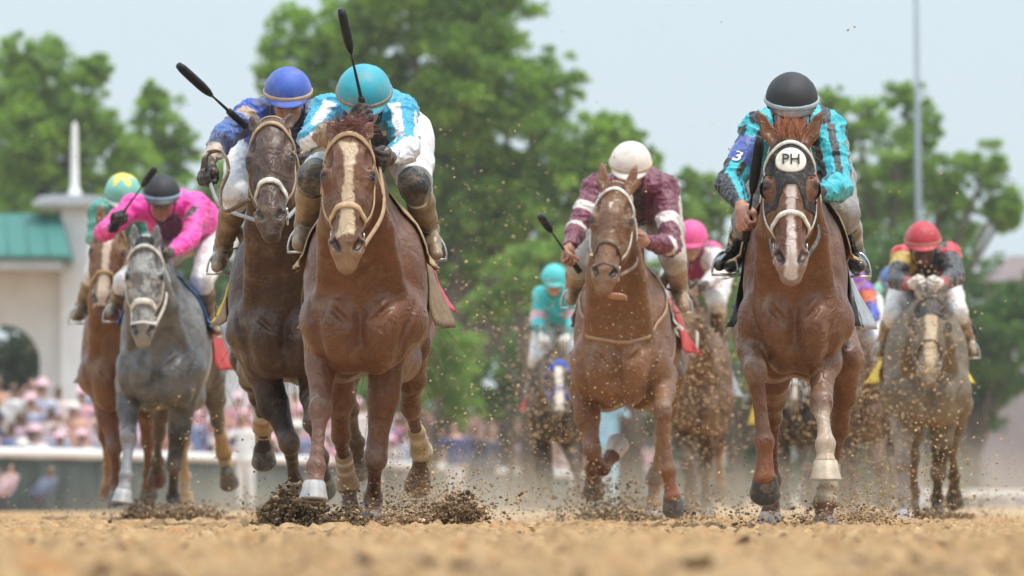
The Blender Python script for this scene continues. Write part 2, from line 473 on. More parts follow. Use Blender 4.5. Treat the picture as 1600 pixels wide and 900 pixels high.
# ---- people of the crowd
def spectator_mesh(seed):
    rg = np.random.default_rng(seed); f = Field((-.42, -.32, 0), (.42, .32, 1.95), .03)
    w = rg.uniform(.9, 1.15); st = rg.uniform(-.08, .08)
    f.chain([(0, 0, .92), (0, 0, 1.15), (0, 0, 1.38)], [.15 * w, .135 * w, .15 * w], .05, sq=1.2, ax=np.array([1., 0, 0]))
    f.cone((-.17 * w, 0, 1.42), (.17 * w, 0, 1.42), .06, .06, .04); f.cone((0, 0, 1.42), (0, -.01, 1.58), .055, .05, .03)
    f.ell((st * .3, -.02, 1.66), (.078, .095, .115), None, .02)
    up = [rg.random() < .35, rg.random() < .35]
    for s in (-1, 1):
        sh = np.array([s * .2 * w, 0, 1.41])
        if up[(s + 1) // 2]: el = sh + np.array([s * .14, -.16, -.12]); ha = sh + np.array([s * -.02, -.26, .18])
        else: el = sh + np.array([s * .07, .02, -.29]); ha = el + np.array([s * -.04, -.10, -.22])
        f.chain([sh, el, ha], [.055, .045, .035], .02); f.ell(ha, (.04, .04, .05), None, .02)
        f.chain([(s * .09, 0, .92), (s * .10, -.01, .50), (s * .11, .02, .08)], [.10, .07, .05], .03); f.cone((s * .11, .02, .05), (s * .12, -.14, .04), .045, .04, .02)
    V, Q = f.mesh(1)
    hat = rg.random(); hair = [(.03, .02, .015), (.12, .07, .04), (.35, .25, .14), (.05, .04, .03)][rg.integers(4)]; sk = [(.48, .28, .2), (.5, .31, .24), (.2, .11, .07)][rg.integers(3)]
    tr = [(.35, .33, .30), (.05, .06, .1), (.5, .45, .38), (.6, .35, .4)][rg.integers(4)]
    return V, Q, hat, hair, sk, tr
M_CLOTH = surf('summer_clothes', None, .8, .25, 8, .3, .01, 20, attr=True)
TEMPL = [spectator_mesh(40 + i) for i in range(8)]
SHIRTS = [(.62, .36, .38), (.75, .72, .70), (.70, .40, .46), (.62, .30, .36), (.75, .62, .60), (.18, .22, .38), (.66, .36, .26), (.08, .08, .10), (.58, .22, .36), (.45, .48, .62), (.72, .55, .45), (.80, .79, .78), (.30, .40, .34), (.60, .45, .55)]
SHIRTN = ['dusty pink', 'off white', 'rose', 'deep rose', 'cream', 'navy', 'salmon', 'black', 'magenta', 'pale blue', 'peach', 'bright white', 'grey green', 'mauve']
def colour_person(T_, shirt, hatcol=None):
    V, Q, hat, hair, sk, tr = T_; z = V[:, 2]; C = np.tile(np.array(sk), (len(V), 1))
    arm = (np.abs(V[:, 0]) > .2) & (z < 1.3) & (z > .75)
    C[(z < 1.47) & (z > .85)] = shirt; C[z <= .90] = tr; C[arm & (V[:, 1] < -.12)] = sk
    C[(z > 1.60) & (V[:, 1] > -.07)] = hair; C[z > 1.73] = hair; C[z < .09] = (.05, .04, .04)
    return C
def hat_mb(c, r):
    m = MB(); n = 20; V = []
    for (rr, zz) in ((r, 0), (r * .98, .012), (r * .5, .03), (r * .46, .10), (r * .3, .125), (.001, .13)):
        for k in range(n): a = 2 * math.pi * k / n; V.append(np.asarray(c) + np.array([rr * math.cos(a), rr * math.sin(a), zz]))
    m.add(V, [(i * n + k, i * n + (k + 1) % n, (i + 1) * n + (k + 1) % n, (i + 1) * n + k) for i in range(5) for k in range(n)]); return m
def crowd():
    rg = np.random.default_rng(21); shared = {}; rpx = [800 + q[0] / q[1] * F for q in RAIL]
    spots = []
    for row in range(7):
        x = -10.8 + rg.uniform(0, .3)
        while x < -2.6:
            yb = 108.0 + (x + 8.2) * 4.2 if x > -8.2 else 108.0 + (x + 8.2) * 1.9
            yb = max(yb, float(np.interp(800 + x / yb * F, rpx, [q[1] for q in RAIL])) + .4)
            spots.append((x + rg.uniform(-.12, .12), yb + 1.0 + row * .85 + rg.uniform(-.2, .2), row)); x += rg.uniform(.42, .60)
    for i, (x, y, row) in enumerate(spots):
        k = int(rg.integers(8)); c = int(rg.integers(len(SHIRTS))); key = (k, c)
        lift = -.46 + row * .185
        if key not in shared:
            V, Q = TEMPL[k][0], TEMPL[k][1]
            o = mesh_obj('person', V, Q, M_CLOTH, None, True, col=colour_person(TEMPL[k], SHIRTS[c])); shared[key] = o
            if TEMPL[k][2] > .80:
                m = hat_mb((0, -.02, 1.72), .19); mesh_obj('sun_hat', m.V, m.F, M_CLOTH, o, True, col=np.tile(np.array([(.75, .70, .62), (.72, .45, .5), (.7, .7, .7)][k % 3]), (len(m.V), 1)))
        else:
            src = shared[key]; o = src.copy(); COL.objects.link(o)
            for ch in src.children:
                c2 = ch.copy(); COL.objects.link(c2); c2.parent = o
        s = rg.uniform(.93, 1.06); o.location = (x, y, -.02 + lift); o.rotation_euler = (0, 0, rg.uniform(-.5, .5)); o.scale = (s, s, s)
        tag(o, f'blurred spectator in a {SHIRTN[c]} top' + (' and hat' if TEMPL[k][2] > .80 else '') + ' behind the white rail', 'spectator', 'spectators behind the rail')
    rpx = [800 + q[0] / q[1] * F for q in RAIL]
    # the far part of the crowd, one soft mass on the rising terrace
    VV, QQ, CC = [], [], []; off = 0
    tmpl2 = []
    for k in range(8):
        f = TEMPL[k]; tmpl2.append(f)
    for i in range(1300):
        px = rg.uniform(455, 1230); dr = np.interp(px, rpx, [q[1] for q in RAIL]); r = rg.uniform(0, 1); y = dr + 1.5 + r * 20; x = (px - 800) / F * y
        lift = -.45 + 1.15 * r + 1.5 * r * np.clip((dr - 125) / 130, 0, 1)
        V, Q = tmpl2[i % 8][0], tmpl2[i % 8][1]; a = rg.uniform(-.6, .6); ca, sa = math.cos(a), math.sin(a)
        Vr = np.stack([V[:, 0] * ca - V[:, 1] * sa, V[:, 0] * sa + V[:, 1] * ca, V[:, 2]], 1) + np.array([x, y, lift])
        VV.append(Vr); QQ.append(Q + off); off += len(V); CC.append(colour_person(tmpl2[i % 8], SHIRTS[int(rg.integers(len(SHIRTS)))]))
    o = mesh_obj('crowd', np.concatenate(VV), np.concatenate(QQ), M_CLOTH, None, True, col=np.concatenate(CC)); tag(o, 'far crowd in pink and white blurring into one mass behind the rail', 'crowd', None, 'stuff')
    # terrace under them
    V = []; Fc = []; ts = np.linspace(440, 1250, 20)
    for t in ts:
        dr = float(np.interp(t, rpx, [q[1] for q in RAIL])); k = .65 + 1.5 * np.clip((dr - 125) / 130, 0, 1); e = (t - 800) / F
        V += [(e * (dr + 1.3), dr + 1.3, -.56), (e * (dr + 21.6), dr + 21.6, k - .02), (e * (dr + 21.7), dr + 21.7, -.06)]
    for i in range(len(ts) - 1):
        for k in range(2): Fc.append((3 * i + k, 3 * i + 3 + k, 3 * i + 4 + k, 3 * i + 1 + k))
    o = mesh_obj('terrace', V, Fc, surf('terrace_concrete', (.3, .29, .27), .9), None, False); tag(o, kind='structure')
crowd()

def lone_person(px, py_feet, D, shirt, tr, label, h=1.75, crouch=False, seed=3):
    T_ = list(TEMPL[seed]); V = T_[0].copy()
    T_[5] = tr; C = colour_person(T_, shirt)
    if crouch:      # squatting: legs folded, trunk leaning
        z = V[:, 2]; V[:, 2] = np.where(z < .92, z * .45, z - .92 * .55); V[:, 1] += np.where(z < .92, -.35 * np.sin(np.clip(z / .92, 0, 1) * math.pi), 0); V[:, 0] += (np.clip(V[:, 2] - .4, 0, 2)) * .25
    p = W(px, py_feet, D); o = mesh_obj('person', V * h / 1.78, T_[1], M_CLOTH, None, True, col=C); o.location = (p[0], p[1], 0); o.rotation_euler = (0, 0, -.3)
    tag(o, label, 'person')
lone_person(8, 796, 92, (.40, .26, .26), (.10, .10, .16), 'person crouching low in front of the dark panels at far left', crouch=True, seed=1, h=1.0)
lone_person(70, 790, 93, (.10, .11, .16), (.12, .12, .2), 'dark clothed person sitting low against the dark green panels', crouch=True, seed=2, h=.95)
lone_person(742, 790, 128, (.05, .05, .07), (.04, .04, .06), 'person in black standing in front of the crowd at the rail', seed=4)
lone_person(762, 790, 131, (.10, .10, .12), (.06, .06, .09), 'person in charcoal just right of the figure in black', seed=5)
lone_person(712, 790, 126, (.07, .09, .2), (.6, .6, .66), 'person in navy top and pale trousers at the rail', seed=6)
lone_person(946, 790, 82, (.30, .52, .66), (.34, .56, .72), 'track attendant in light blue standing beyond the maroon rider', h=1.72, seed=0)
lone_person(384, 790, 112, (.75, .75, .75), (.7, .7, .72), 'person in white standing on the track side of the rail', seed=3)

# ---- buildings
M_WALL = surf('white_render_wall', (.62, .645, .67), .8, .10, 1.2, .2, .01, 8)
M_TEAL = surf('teal_metal_roof', (.028, .155, .130), .6, .08, 2, .15, .01, 10)
M_CORN = surf('grey_cornice', (.42, .44, .46), .7, .08, 2, .2, .01, 10)
def arch_wall(root, x0, x1, z1, y, cx, r, zs, depth, thick=.5):
    """white wall with a round-headed opening"""
    n = 24; arc = [(cx + r * math.cos(math.pi * k / n), zs + r * math.sin(math.pi * k / n)) for k in range(n + 1)]
    outer = []
    for (x, z) in arc:
        outer.append((x, z1))
    V = []; Fc = []
    for yy in (y, y + thick):
        b = len(V)
        for (x, z) in arc: V.append((x, yy, z))
        for (x, z) in outer: V.append((x, yy, z))
        for k in range(n): Fc.append((b + k, b + k + 1, b + n + 1 + k + 1, b + n + 1 + k))
        e = len(V); V += [(arc[0][0], yy, -.1), (x1, yy, -.1), (x1, yy, z1), (arc[-1][0], yy, -.1), (x0, yy, -.1), (x0, yy, z1)]
        Fc.append((b, e, e + 1, e + 2, b + n + 1)); Fc.append((b + n, b + 2 * n + 1, e + 5, e + 4, e + 3))
    h = len(V) // 2
    for k in range(n): Fc.append((k, h + k, h + k + 1, k + 1))
    Fc.append((0, n * 2 + 2, h + n * 2 + 2, h)); Fc.append((n, h + n, h + n * 2 + 5, n * 2 + 5))
    Fc.append((2 * n + 3, 2 * n + 4, h + 2 * n + 4, h + 2 * n + 3)) ; Fc.append((2 * n + 2 + 5, 2 * n + 2 + 2, h + 2 * n + 2 + 2, h + 2 * n + 2 + 5))
    return mesh_obj('wall', V, Fc, M_WALL, root, False)
def clubhouse():
    D = 135.0; k = D / F; g = lambda px: (px - 800) * k; z = lambda py: CH + (HOR - py) * k
    root = empty('clubhouse', (g(60), D, 0), 'white clubhouse with a teal roof, arched opening and pillar with spire', 'building')
    arch_wall(root, g(-260), g(96), z(400), D + .8, g(-2), 60 * k, z(565), .5)
    # pillar block and its cornice
    m = MB(); m.box((g(125), D + .9, z(322) / 2), (32 * k, 32 * k, z(322) / 2 + .05)); m.obj('pillar', M_WALL, root, False)
    c = MB(); cz = z(314)
    for (w, zz, hh) in ((52, z(322) + .03, .05), (58, z(316), .06), (50, z(309), .05), (36, z(305) - .01, .04)): c.box((g(108), D + .9, zz), (w * k, w * k, hh))
    c.obj('cornice', M_CORN, root, False)
    sp_ = MB(); sx, sy = g(112), D + .9
    sp_.tube([(sx, sy, z(306)), (sx, sy, z(300)), (sx, sy, z(292)), (sx, sy, z(286)), (sx, sy, z(240)), (sx, sy, z(196)), (sx, sy, z(186))], [13 * k, 11 * k, 8 * k, 6.5 * k, 5.8 * k, 4.2 * k, 1 * k], 12); sp_.obj('spire', M_WPAINT, root)
    # sloping roof in front of the arch wall, with standing seams and eaves
    x0, x1, xt = g(-260), g(114), g(92); zb, zt = z(402), z(331); yf, yb = D - 1.2, D + .75
    V = [(x0, yf, zb), (x1, yf, zb), (xt, yb, zt), (x0, yb, zt), (x0, yf, zb - .08), (x1, yf, zb - .08), (xt + .3, yb, zb - .08), (x0, yb, zb - .08)]
    mesh_obj('roof', V, [(0, 1, 2, 3), (4, 7, 6, 5), (0, 4, 5, 1), (1, 5, 6, 2)], M_TEAL, root, False)
    s = MB()
    for i in range(12):
        t = i / 12; a = np.array([x0 + (x1 - x0) * t, yf - .01, zb + .01]); b = np.array([x0 + (xt - x0) * t, yb, zt + .01]); s.tube([a, b], .02, 5)
    s.obj('seam', M_TEAL, root)
    m = MB(); m.box(((x0 + x1) / 2 - .1, D - .2, zb - .20), ((x1 - x0) / 2 - .1, .9, .10)); m.obj('eaves_shade', M_CORN, root, False)  # grey box stands in for the shadow band under the roof edge
    # lower wing running on to the right
    root2 = empty('low_wing', (g(320), D + 2, 0), 'low white wall running right from the clubhouse behind the horses', 'wall')
    m = MB(); m.box((g(320), D + 2.2, z(520) / 2), ((g(505) - g(140)) / 2, .2, z(520) / 2)); m.obj('wall', M_WALL, root2, False)
    m = MB(); m.box((g(320), D + 2.2, z(520) + .06), ((g(505) - g(140)) / 2 + .1, .3, .055)); m.obj('coping', M_CORN, root2, False)
clubhouse()

def far_right():
    D = 440.0; k = D / F; g = lambda px: (px - 800) * k; z = lambda py: CH + (HOR - py) * k
    root = empty('brick_wall', (g(1560), D, 0), 'pinkish brick boundary wall at the far right edge', 'wall')
    m = MB(); m.box(((g(1330) + g(1760)) / 2, D + 8, z(694) / 2), ((g(1760) - g(1330)) / 2, .3, z(694) / 2)); m.obj('wall', M_BRICK, root, False)
    m = MB(); m.box(((g(1330) + g(1760)) / 2, D + 8, z(692)), ((g(1760) - g(1330)) / 2 + .2, .5, .14)); m.obj('coping', M_WPAINT, root, False)
    m = MB()
    for i in range(12): m = MB(); m.box((g(1345 + i * 36), D + 7.6, z(694) / 2), (.25, .15, z(694) / 2)); m.obj('pier', M_BRICK, root, False)
    D = 210.0; k = D / F; g = lambda px: (px - 800) * k; z = lambda py: CH + (HOR - py) * k
    root = empty('house', (g(1610), D, 0), 'brown roofed house half hidden by trees at the right edge', 'house')
    x0, x1, y0, y1 = g(1548), g(1700), D, D + 4; zb, zt = z(442), z(396)
    V = [(x0 - .3, y0 - .4, zb), (x1 + .3, y0 - .4, zb), (x1 + .3, y1 + .4, zb), (x0 - .3, y1 + .4, zb), (x0 + .8, D + 2, zt), (x1 - .8, D + 2, zt)]
    mesh_obj('roof', V, [(0, 1, 5, 4), (1, 2, 5), (2, 3, 4, 5), (3, 0, 4), (0, 3, 2, 1)], surf('brown_shingle', (.20, .15, .15), .9, .2, 3), root, False)
    m = MB(); m.box(((x0 + x1) / 2, D + 2, zb / 2), ((x1 - x0) / 2, 2, zb / 2 - .003)); m.obj('wall', surf('mauve_siding', (.30, .26, .27), .8), root, False)
    for i in range(3):
        m = MB(); cxw = x0 + .6 + i * 1.0; m.box((cxw, D - .02, zb * .62), (.25, .04, .4)); w_ = m.obj('window', M_WPAINT, root, False)
        m = MB(); m.box((cxw, D - .05, zb * .62), (.20, .03, .34)); m.obj('pane', M_LENS0, w_, False)
    # flagless light pole
    D = 150.0; p = W(1437, 774, D); root = empty('light_pole', (p[0], D, 0), 'tall pale grey pole rising past the top of the picture', 'pole')
    m = MB().tube([(p[0], D, 0), (p[0] - .02, D, 6), (p[0] - .09, D, 13.5)], [.095, .078, .055], 14); m.obj('shaft', M_POLE, root)
    m = MB().tube([(p[0], D, 0), (p[0], D, .1), (p[0], D, .12), (p[0], D, .5)], [.2, .2, .13, .12], 14); m.obj('base', M_POLE, root)
    m = MB(); m.box((p[0] - .09, D - .25, 13.55), (.16, .4, .07)); m.obj('lamp_head', M_POLE, root, False)
M_POLE = surf('galvanised_pole', (.24, .29, .33), .6, .06, 3, .1, .002, 30)
M_LENS0, _nt, _b = new_mat('window_glass'); _b.inputs['Base Color'].default_value = (.05, .06, .07, 1); _b.inputs['Roughness'].default_value = .1
far_right()
def low_rail():
    D = 150.0; a = (1385 - 800) / F * D; b = (1760 - 800) / F * D; root = empty('low_rail', ((a + b) / 2, D, 0), 'low white rail at the right edge in front of the pinkish wall', 'rail')
    m = MB(); m.box(((a + b) / 2, D, .38), ((b - a) / 2, .05, .08)); m.obj('top_rail', M_WPAINT, root, False)
    for i in range(7): MB().tube([(a + .3 + i * .9, D + .06, -.02), (a + .3 + i * .9, D + .06, .31)], .045, 8).obj('post', M_WPAINT, root)
low_rail()

# ---- trees: trunk and limbs, crown of leaf faces in clumps
def leaf_mat(name, c0, c1):
    m, nt, b = new_mat(name); a = nt.nodes.new('ShaderNodeAttribute'); a.attribute_name = 'Col'
    c = mixc(nt, a.outputs['Fac'], c0, c1); nt.links.new(c, b.inputs['Base Color'])
    b.inputs['Roughness'].default_value = .6; b.inputs['Specular IOR Level'].default_value = .3
    tr = nt.nodes.new('ShaderNodeBsdfTranslucent'); nt.links.new(mixc(nt, 1.0, c, (1.2, 1.5, .6), 'MULTIPLY'), tr.inputs[0])
    mx = nt.nodes.new('ShaderNodeMixShader'); mx.inputs[0].default_value = .45; out = nt.nodes['Material Output']
    nt.links.new(b.outputs[0], mx.inputs[1]); nt.links.new(tr.outputs[0], mx.inputs[2]); nt.links.new(mx.outputs[0], out.inputs[0]); return m
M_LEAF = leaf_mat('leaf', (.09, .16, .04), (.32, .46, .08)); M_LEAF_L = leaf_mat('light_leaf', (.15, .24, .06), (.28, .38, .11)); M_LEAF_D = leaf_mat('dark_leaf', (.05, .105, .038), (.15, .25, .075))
M_BARK = surf('bark', (.12, .095, .07), .9, .3, 4, .6, .02, 20, bvec=(1, 1, .3))
def tree(D, blobs, label, mat, seed, dens=1.0, leaf=.16, depth=.8, trunk=None, name='tree', cat='tree', group='trees beyond the track'):
    rg = np.random.default_rng(seed); k = D / F; cs = np.array([[(b[0] - 800) * k, D + rg.uniform(-.6, .6) * b[2] * k * depth, CH + (HOR - b[1]) * k] for b in blobs]); rs = np.array([[b[2] * k, b[2] * k * depth, (b[3] if len(b) > 3 else b[2]) * k] for b in blobs])
    bx = trunk if trunk is not None else float(np.mean([b[0] for b in blobs])); base = np.array([(bx - 800) * k, D, 0.])
    root = empty(name, tuple(base), label, cat, group)
    P, G = [], []
    for c, r in zip(cs, rs):
        # sub-clumps on the blob's shell, leaves gathered in each
        vol = r[0] * r[2]; ncl = int(34 + 14 * vol); u = rg.normal(size=(ncl, 3)); u /= np.linalg.norm(u, axis=1)[:, None]
        cc = c + u * r * (rg.random((ncl, 1)) ** .4 * .95); cr = .21 * (r[0] * r[2]) ** .5 * rg.uniform(.55, 1.35, ncl)
        for q, w in zip(cc, cr):
            lf = leaf * .58; n = int(max(30, 230 * w * w / (lf / .16) ** 2 * dens)); v = rg.normal(size=(n, 3)); v /= np.linalg.norm(v, axis=1)[:, None]; v *= rg.random((n, 1)) ** .45
            P.append(q + v * w * np.array([1.15, 1.15, .85])); G.append(np.clip(np.full(n, rg.uniform(.25, .85)) + rg.normal(0, .18, n), 0, 1))
    P = np.concatenate(P); G = np.concatenate(G); n = len(P); keep = P[:, 2] > .05; P, G = P[keep], G[keep]; n = len(P)
    a = rg.normal(size=(n, 3)); a /= np.linalg.norm(a, axis=1)[:, None]; b = np.cross(a, rg.normal(size=(n, 3))); b /= np.linalg.norm(b, axis=1)[:, None]
    L = lf * rg.uniform(.6, 1.3, (n, 1)); V = np.stack([P - a * L, P + b * L * .55, P + a * L, P - b * L * .55], 1).reshape(-1, 3)
    Q = np.arange(4 * n).reshape(-1, 4); C = np.repeat(G, 4)[:, None] * np.ones(3)
    mesh_obj('crown', V, Q, mat, root, False, col=C)
    m = MB(); tp = cs[np.argmin(np.abs(cs[:, 0] - base[0]) + .3 * cs[:, 2])]; H_ = max(.8, tp[2]); tr = .028 * cs[:, 2].max() + .04
    m.tube([base + np.array([0, 0, -.1]), base + np.array([.02, 0, H_ * .3]), (base * [1, 1, 0] + [0, 0, H_ * .65]) * .7 + tp * .3 * [1, 1, 1] + [0, 0, 0], tp], [tr * 1.25, tr, tr * .8, tr * .4], 9)
    fork = base + np.array([.02, 0, H_ * .35])
    for c, r in zip(cs, rs):
        if c[2] > fork[2] * .8:
            q = (fork + c) / 2 + np.array([0, 0, -.15 * r[2]]); m.tube(bez([fork, q, c], 4), list(np.linspace(tr * .5, tr * .15, 9)), 7)
            for _ in range(3):
                e = c + rg.normal(size=3) * r * .45; m.tube([c, (c + e) / 2 + rg.normal(size=3) * .05, e], [tr * .16, tr * .11, tr * .05], 5)
    m.obj('trunk', M_BARK, root)
    return root
def trees():
    tree(165, [(560, 70, 95), (470, 60, 70), (640, -10, 110), (760, 10, 90), (730, 130, 120), (860, 140, 60, 70), (620, 180, 110), (520, 150, 80), (800, 250, 110), (900, 250, 75), (690, 290, 110), (715, 385, 75), (770, 330, 70), (600, 330, 90), (840, 330, 80), (440, 110, 45), (930, 300, 50), (770, -60, 80), (950, 210, 35)], 'tallest full green tree rising behind the two leading riders', M_LEAF, 1, 1.15, trunk=700)
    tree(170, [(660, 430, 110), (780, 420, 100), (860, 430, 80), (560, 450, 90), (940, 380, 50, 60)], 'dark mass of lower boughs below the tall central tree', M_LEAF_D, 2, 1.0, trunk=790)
    tree(140, [(700, 560, 50, 90), (640, 560, 60, 90), (720, 630, 40, 40), (600, 600, 50, 60)], 'bright light green shrub showing beside the front horse hindquarters', M_LEAF_L, 3, 1.0, leaf=.12, trunk=670, name='shrub', cat='shrub')
    tree(150, [(830, 540, 60, 100), (780, 600, 50, 60), (880, 600, 50, 60)], 'dark grey green bush behind the flying dirt at mid frame', M_LEAF_D, 4, 1.0, leaf=.12, trunk=820, name='shrub', cat='shrub')
    tree(145, [(850, 395, 60, 45), (800, 440, 50, 60), (890, 440, 50, 60), (760, 470, 40, 40)], 'bright green bush left of the white capped rider', M_LEAF_L, 14, .9, leaf=.12, trunk=830, name='shrub', cat='shrub')
    tree(172, [(985, 215, 30, 40), (1000, 260, 40, 35), (970, 300, 45), (1010, 330, 30)], 'small crown right of the tall central tree above the white cap', M_LEAF, 5, .8, trunk=985)
    tree(180, [(70, 110, 75, 60), (20, 160, 70), (130, 170, 60), (60, 230, 95), (180, 240, 60), (10, 290, 80), (110, 300, 70), (30, 90, 40), (150, 110, 30, 28), (110, 200, 60), (30, 350, 80), (150, 330, 70)], 'big rounded tree over the teal roof at far left', M_LEAF, 6, .95, trunk=60)
    tree(185, [(250, 190, 50), (230, 250, 55), (280, 240, 35, 45), (200, 300, 60), (290, 330, 50, 60), (240, 150, 25), (350, 320, 50, 80), (380, 250, 30, 40)], 'thinner tree between the left tree and the blue capped rider', M_LEAF, 7, .8, trunk=240)
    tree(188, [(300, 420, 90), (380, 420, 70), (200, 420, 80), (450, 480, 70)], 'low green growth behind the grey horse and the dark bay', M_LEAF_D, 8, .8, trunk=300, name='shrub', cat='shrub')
    tree(150, [(1100, 300, 42), (1070, 350, 50), (1130, 330, 30, 40), (1110, 420, 60, 70), (1060, 440, 60), (1150, 470, 50, 60), (1075, 280, 20)], 'pale yellow green tree between the maroon and teal riders', M_LEAF_L, 9, .8, leaf=.13, trunk=1100)
    tree(175, [(1420, 150, 42, 35), (1340, 190, 60, 45), (1300, 240, 55), (1400, 250, 70), (1480, 270, 55, 50), (1540, 260, 45), (1360, 330, 75), (1470, 340, 75), (1560, 320, 45, 40), (1300, 160, 30), (1440, 200, 40), (1570, 330, 35), (1300, 340, 50)], 'open crowned tree crossed by the grey pole', M_LEAF, 10, .8, trunk=1400)
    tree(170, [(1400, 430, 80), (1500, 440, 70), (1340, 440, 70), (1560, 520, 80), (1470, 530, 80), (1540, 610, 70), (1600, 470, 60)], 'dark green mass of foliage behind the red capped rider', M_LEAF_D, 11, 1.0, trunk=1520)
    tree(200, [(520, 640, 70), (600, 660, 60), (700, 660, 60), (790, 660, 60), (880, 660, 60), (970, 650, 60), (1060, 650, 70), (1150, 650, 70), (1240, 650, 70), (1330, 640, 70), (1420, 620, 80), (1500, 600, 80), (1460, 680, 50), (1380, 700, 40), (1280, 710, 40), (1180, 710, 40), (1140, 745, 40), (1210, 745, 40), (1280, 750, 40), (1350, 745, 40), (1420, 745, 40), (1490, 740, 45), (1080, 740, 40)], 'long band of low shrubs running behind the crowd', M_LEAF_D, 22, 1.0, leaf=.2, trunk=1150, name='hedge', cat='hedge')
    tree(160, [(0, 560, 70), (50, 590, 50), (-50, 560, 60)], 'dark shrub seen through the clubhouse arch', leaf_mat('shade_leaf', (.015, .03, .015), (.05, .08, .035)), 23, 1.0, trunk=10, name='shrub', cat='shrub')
    tree(190, [(1190, 470, 80), (1250, 450, 80), (1210, 560, 90), (1130, 560, 70), (1050, 560, 70), (970, 560, 60), (1290, 560, 60)], 'low hedge of shrubs behind the middle of the field', M_LEAF, 12, .8, trunk=1150, name='shrub', cat='shrub')
    tree(330, [(1560, 665, 55, 30), (1500, 655, 50, 30), (1620, 650, 40)], 'pale blossoming bush above the pinkish wall', leaf_mat('blossom', (.40, .42, .42), (.62, .64, .65)), 13, .5, leaf=.25, trunk=1560, name='shrub', cat='shrub')
trees()
# ------------------------------------------------------------------ horse
def solve(p0, px, py, D, d0, L, sg):
    """next joint under (px, py) with bone length L; sg -1 towards the viewer, +1 away"""
    d = d0
    for _ in range(6):
        q = W(px, py, D + d); r2 = (q[0] - p0[0]) ** 2 + (q[2] - p0[2]) ** 2
        d = (p0[1] - D) + sg * math.sqrt(max(L * L - r2, 0.0))
    return W(px, py, D + d), d

M_LEATHER = surf('tan_leather', (0.42, 0.27, 0.15), 0.6, 0.3, 30, 0.3, 0.002, 200, mud=0.5, mudscale=18)
M_WHITE_STRAP = surf('white_strap', (0.72, 0.69, 0.63), 0.5, 0.15, 30, 0.2, 0.002, 200, mud=0.45, mudscale=22)
M_BROWN_STRAP = surf('brown_leather', (0.10, 0.055, 0.03), 0.5, 0.3, 30, 0.3, 0.002, 200, mud=0.35, mudscale=18)
M_BLACK_STRAP = surf('black_leather', (0.02, 0.02, 0.022), 0.4, 0.3, 30, 0.2, 0.002, 200, mud=0.3, mudscale=18)
M_GREY_STRAP = surf('grey_rubber_rein', (0.30, 0.30, 0.30), 0.55, 0.2, 40, 0.5, 0.003, 300, mud=0.3, mudscale=18)
M_STEEL = surf('steel', (0.6, 0.6, 0.6), 0.3, 0.1, 40, 0.1, 0.001, 200, metal=1.0, mud=0.2)
M_EYE, _nt, _b = new_mat('horse_eye'); _b.inputs['Base Color'].default_value = (0.012, 0.007, 0.004, 1); _b.inputs['Roughness'].default_value = 0.08
M_DARKIN, _nt, _b = new_mat('nostril_lining'); _b.inputs['Base Color'].default_value = (0.03, 0.015, 0.012, 1)

def coat_mat(name, rough=0.40, mud=0.20, spec=0.36, sheen=0.0):
    m = surf(name, None, rough, 0.16, 7, 0.0, 0, 0, mud=mud, mudscale=5, sheen=sheen, attr=True, spec=spec)
    nt = m.node_tree; b = nt.nodes['Principled BSDF']
    # short hair lying down the body, and the faint relief of veins and muscle
    hair = noise_node(nt, 260, 3, 0.7, 0.2, vec=(1, 1, 0.25)); vein = noise_node(nt, 9, 3, 0.55, 1.2)
    ad = nt.nodes.new('ShaderNodeMath'); ad.operation = 'MULTIPLY_ADD'; ad.inputs[1].default_value = 0.10
    nt.links.new(hair.outputs[0], ad.inputs[0])
    rv = ramp(nt, vein.outputs[0], 0.35, 0.65)
    vn = noise_node(nt, 5.5, 2, 0.5, 1.8, vec=(1.3, 1.3, .55)); r2 = ramp(nt, vn.outputs[0], .478, .522); r2.color_ramp.elements[1].color = (0, 0, 0, 1)
    e = r2.color_ramp.elements.new(.5); e.color = (1, 1, 1, 1)
    a2 = nt.nodes.new('ShaderNodeMath'); a2.operation = 'MULTIPLY_ADD'; a2.inputs[1].default_value = .55
    nt.links.new(r2.outputs[0], a2.inputs[0]); nt.links.new(rv.outputs[0], a2.inputs[2]); nt.links.new(a2.outputs[0], ad.inputs[2])
    bump(nt, b, ad.outputs[0], 0.6, 0.008)
    return m
M_COAT = coat_mat('horse_coat')
M_COAT_FAR = coat_mat('dusty_horse_coat', 0.6, 0.35, 0.25, 0.0)
M_HAIR = surf('horse_hair', None, 0.55, 0.25, 40, 0.5, 0.003, 200, attr=True)
M_HOOF = surf('hoof_horn', None, 0.45, 0.25, 20, 0.4, 0.003, 60, attr=True, mud=0.35, mudscale=20, bvec=(1, 1, 6))
M_BANDAGE = surf('leg_bandage', None, 0.8, 0.2, 30, 0.5, 0.004, 90, attr=True, mud=0.55, mudscale=14, bvec=(1, 1, 8))

def hair_tuft(name, mat, parent, roots, dirs, length, width, col, seed=0, sag=0.3, n_seg=5, origin=None):
    rg = np.random.default_rng(seed); V = []; Fc = []; C = []
    for r, d in zip(roots, dirs):
        d = nrm(d); L = length * rg.uniform(0.6, 1.15); w = nrm(np.cross(d, rg.normal(size=3))); b = nrm(np.cross(w, d))
        c = np.array(col) * rg.uniform(0.6, 1.4); base = len(V); bend = rg.normal(size=3) * 0.25
        for i in range(n_seg + 1):
            t = i / n_seg; p = np.asarray(r) + d * L * t + bend * L * t * t * 0.5 + np.array([0, 0, -sag * L * t * t])
            ww = width * (1 - t * 0.85)
            V += [p - w * ww, p + b * ww * 0.7, p + w * ww]; C += [c] * 3
        for i in range(n_seg):
            a = base + i * 3
            Fc += [(a, a + 1, a + 4, a + 3), (a + 1, a + 2, a + 5, a + 4), (a + 2, a, a + 3, a + 5)]
    return mesh_obj(name, V, Fc, mat, parent, True, col=np.array(C))

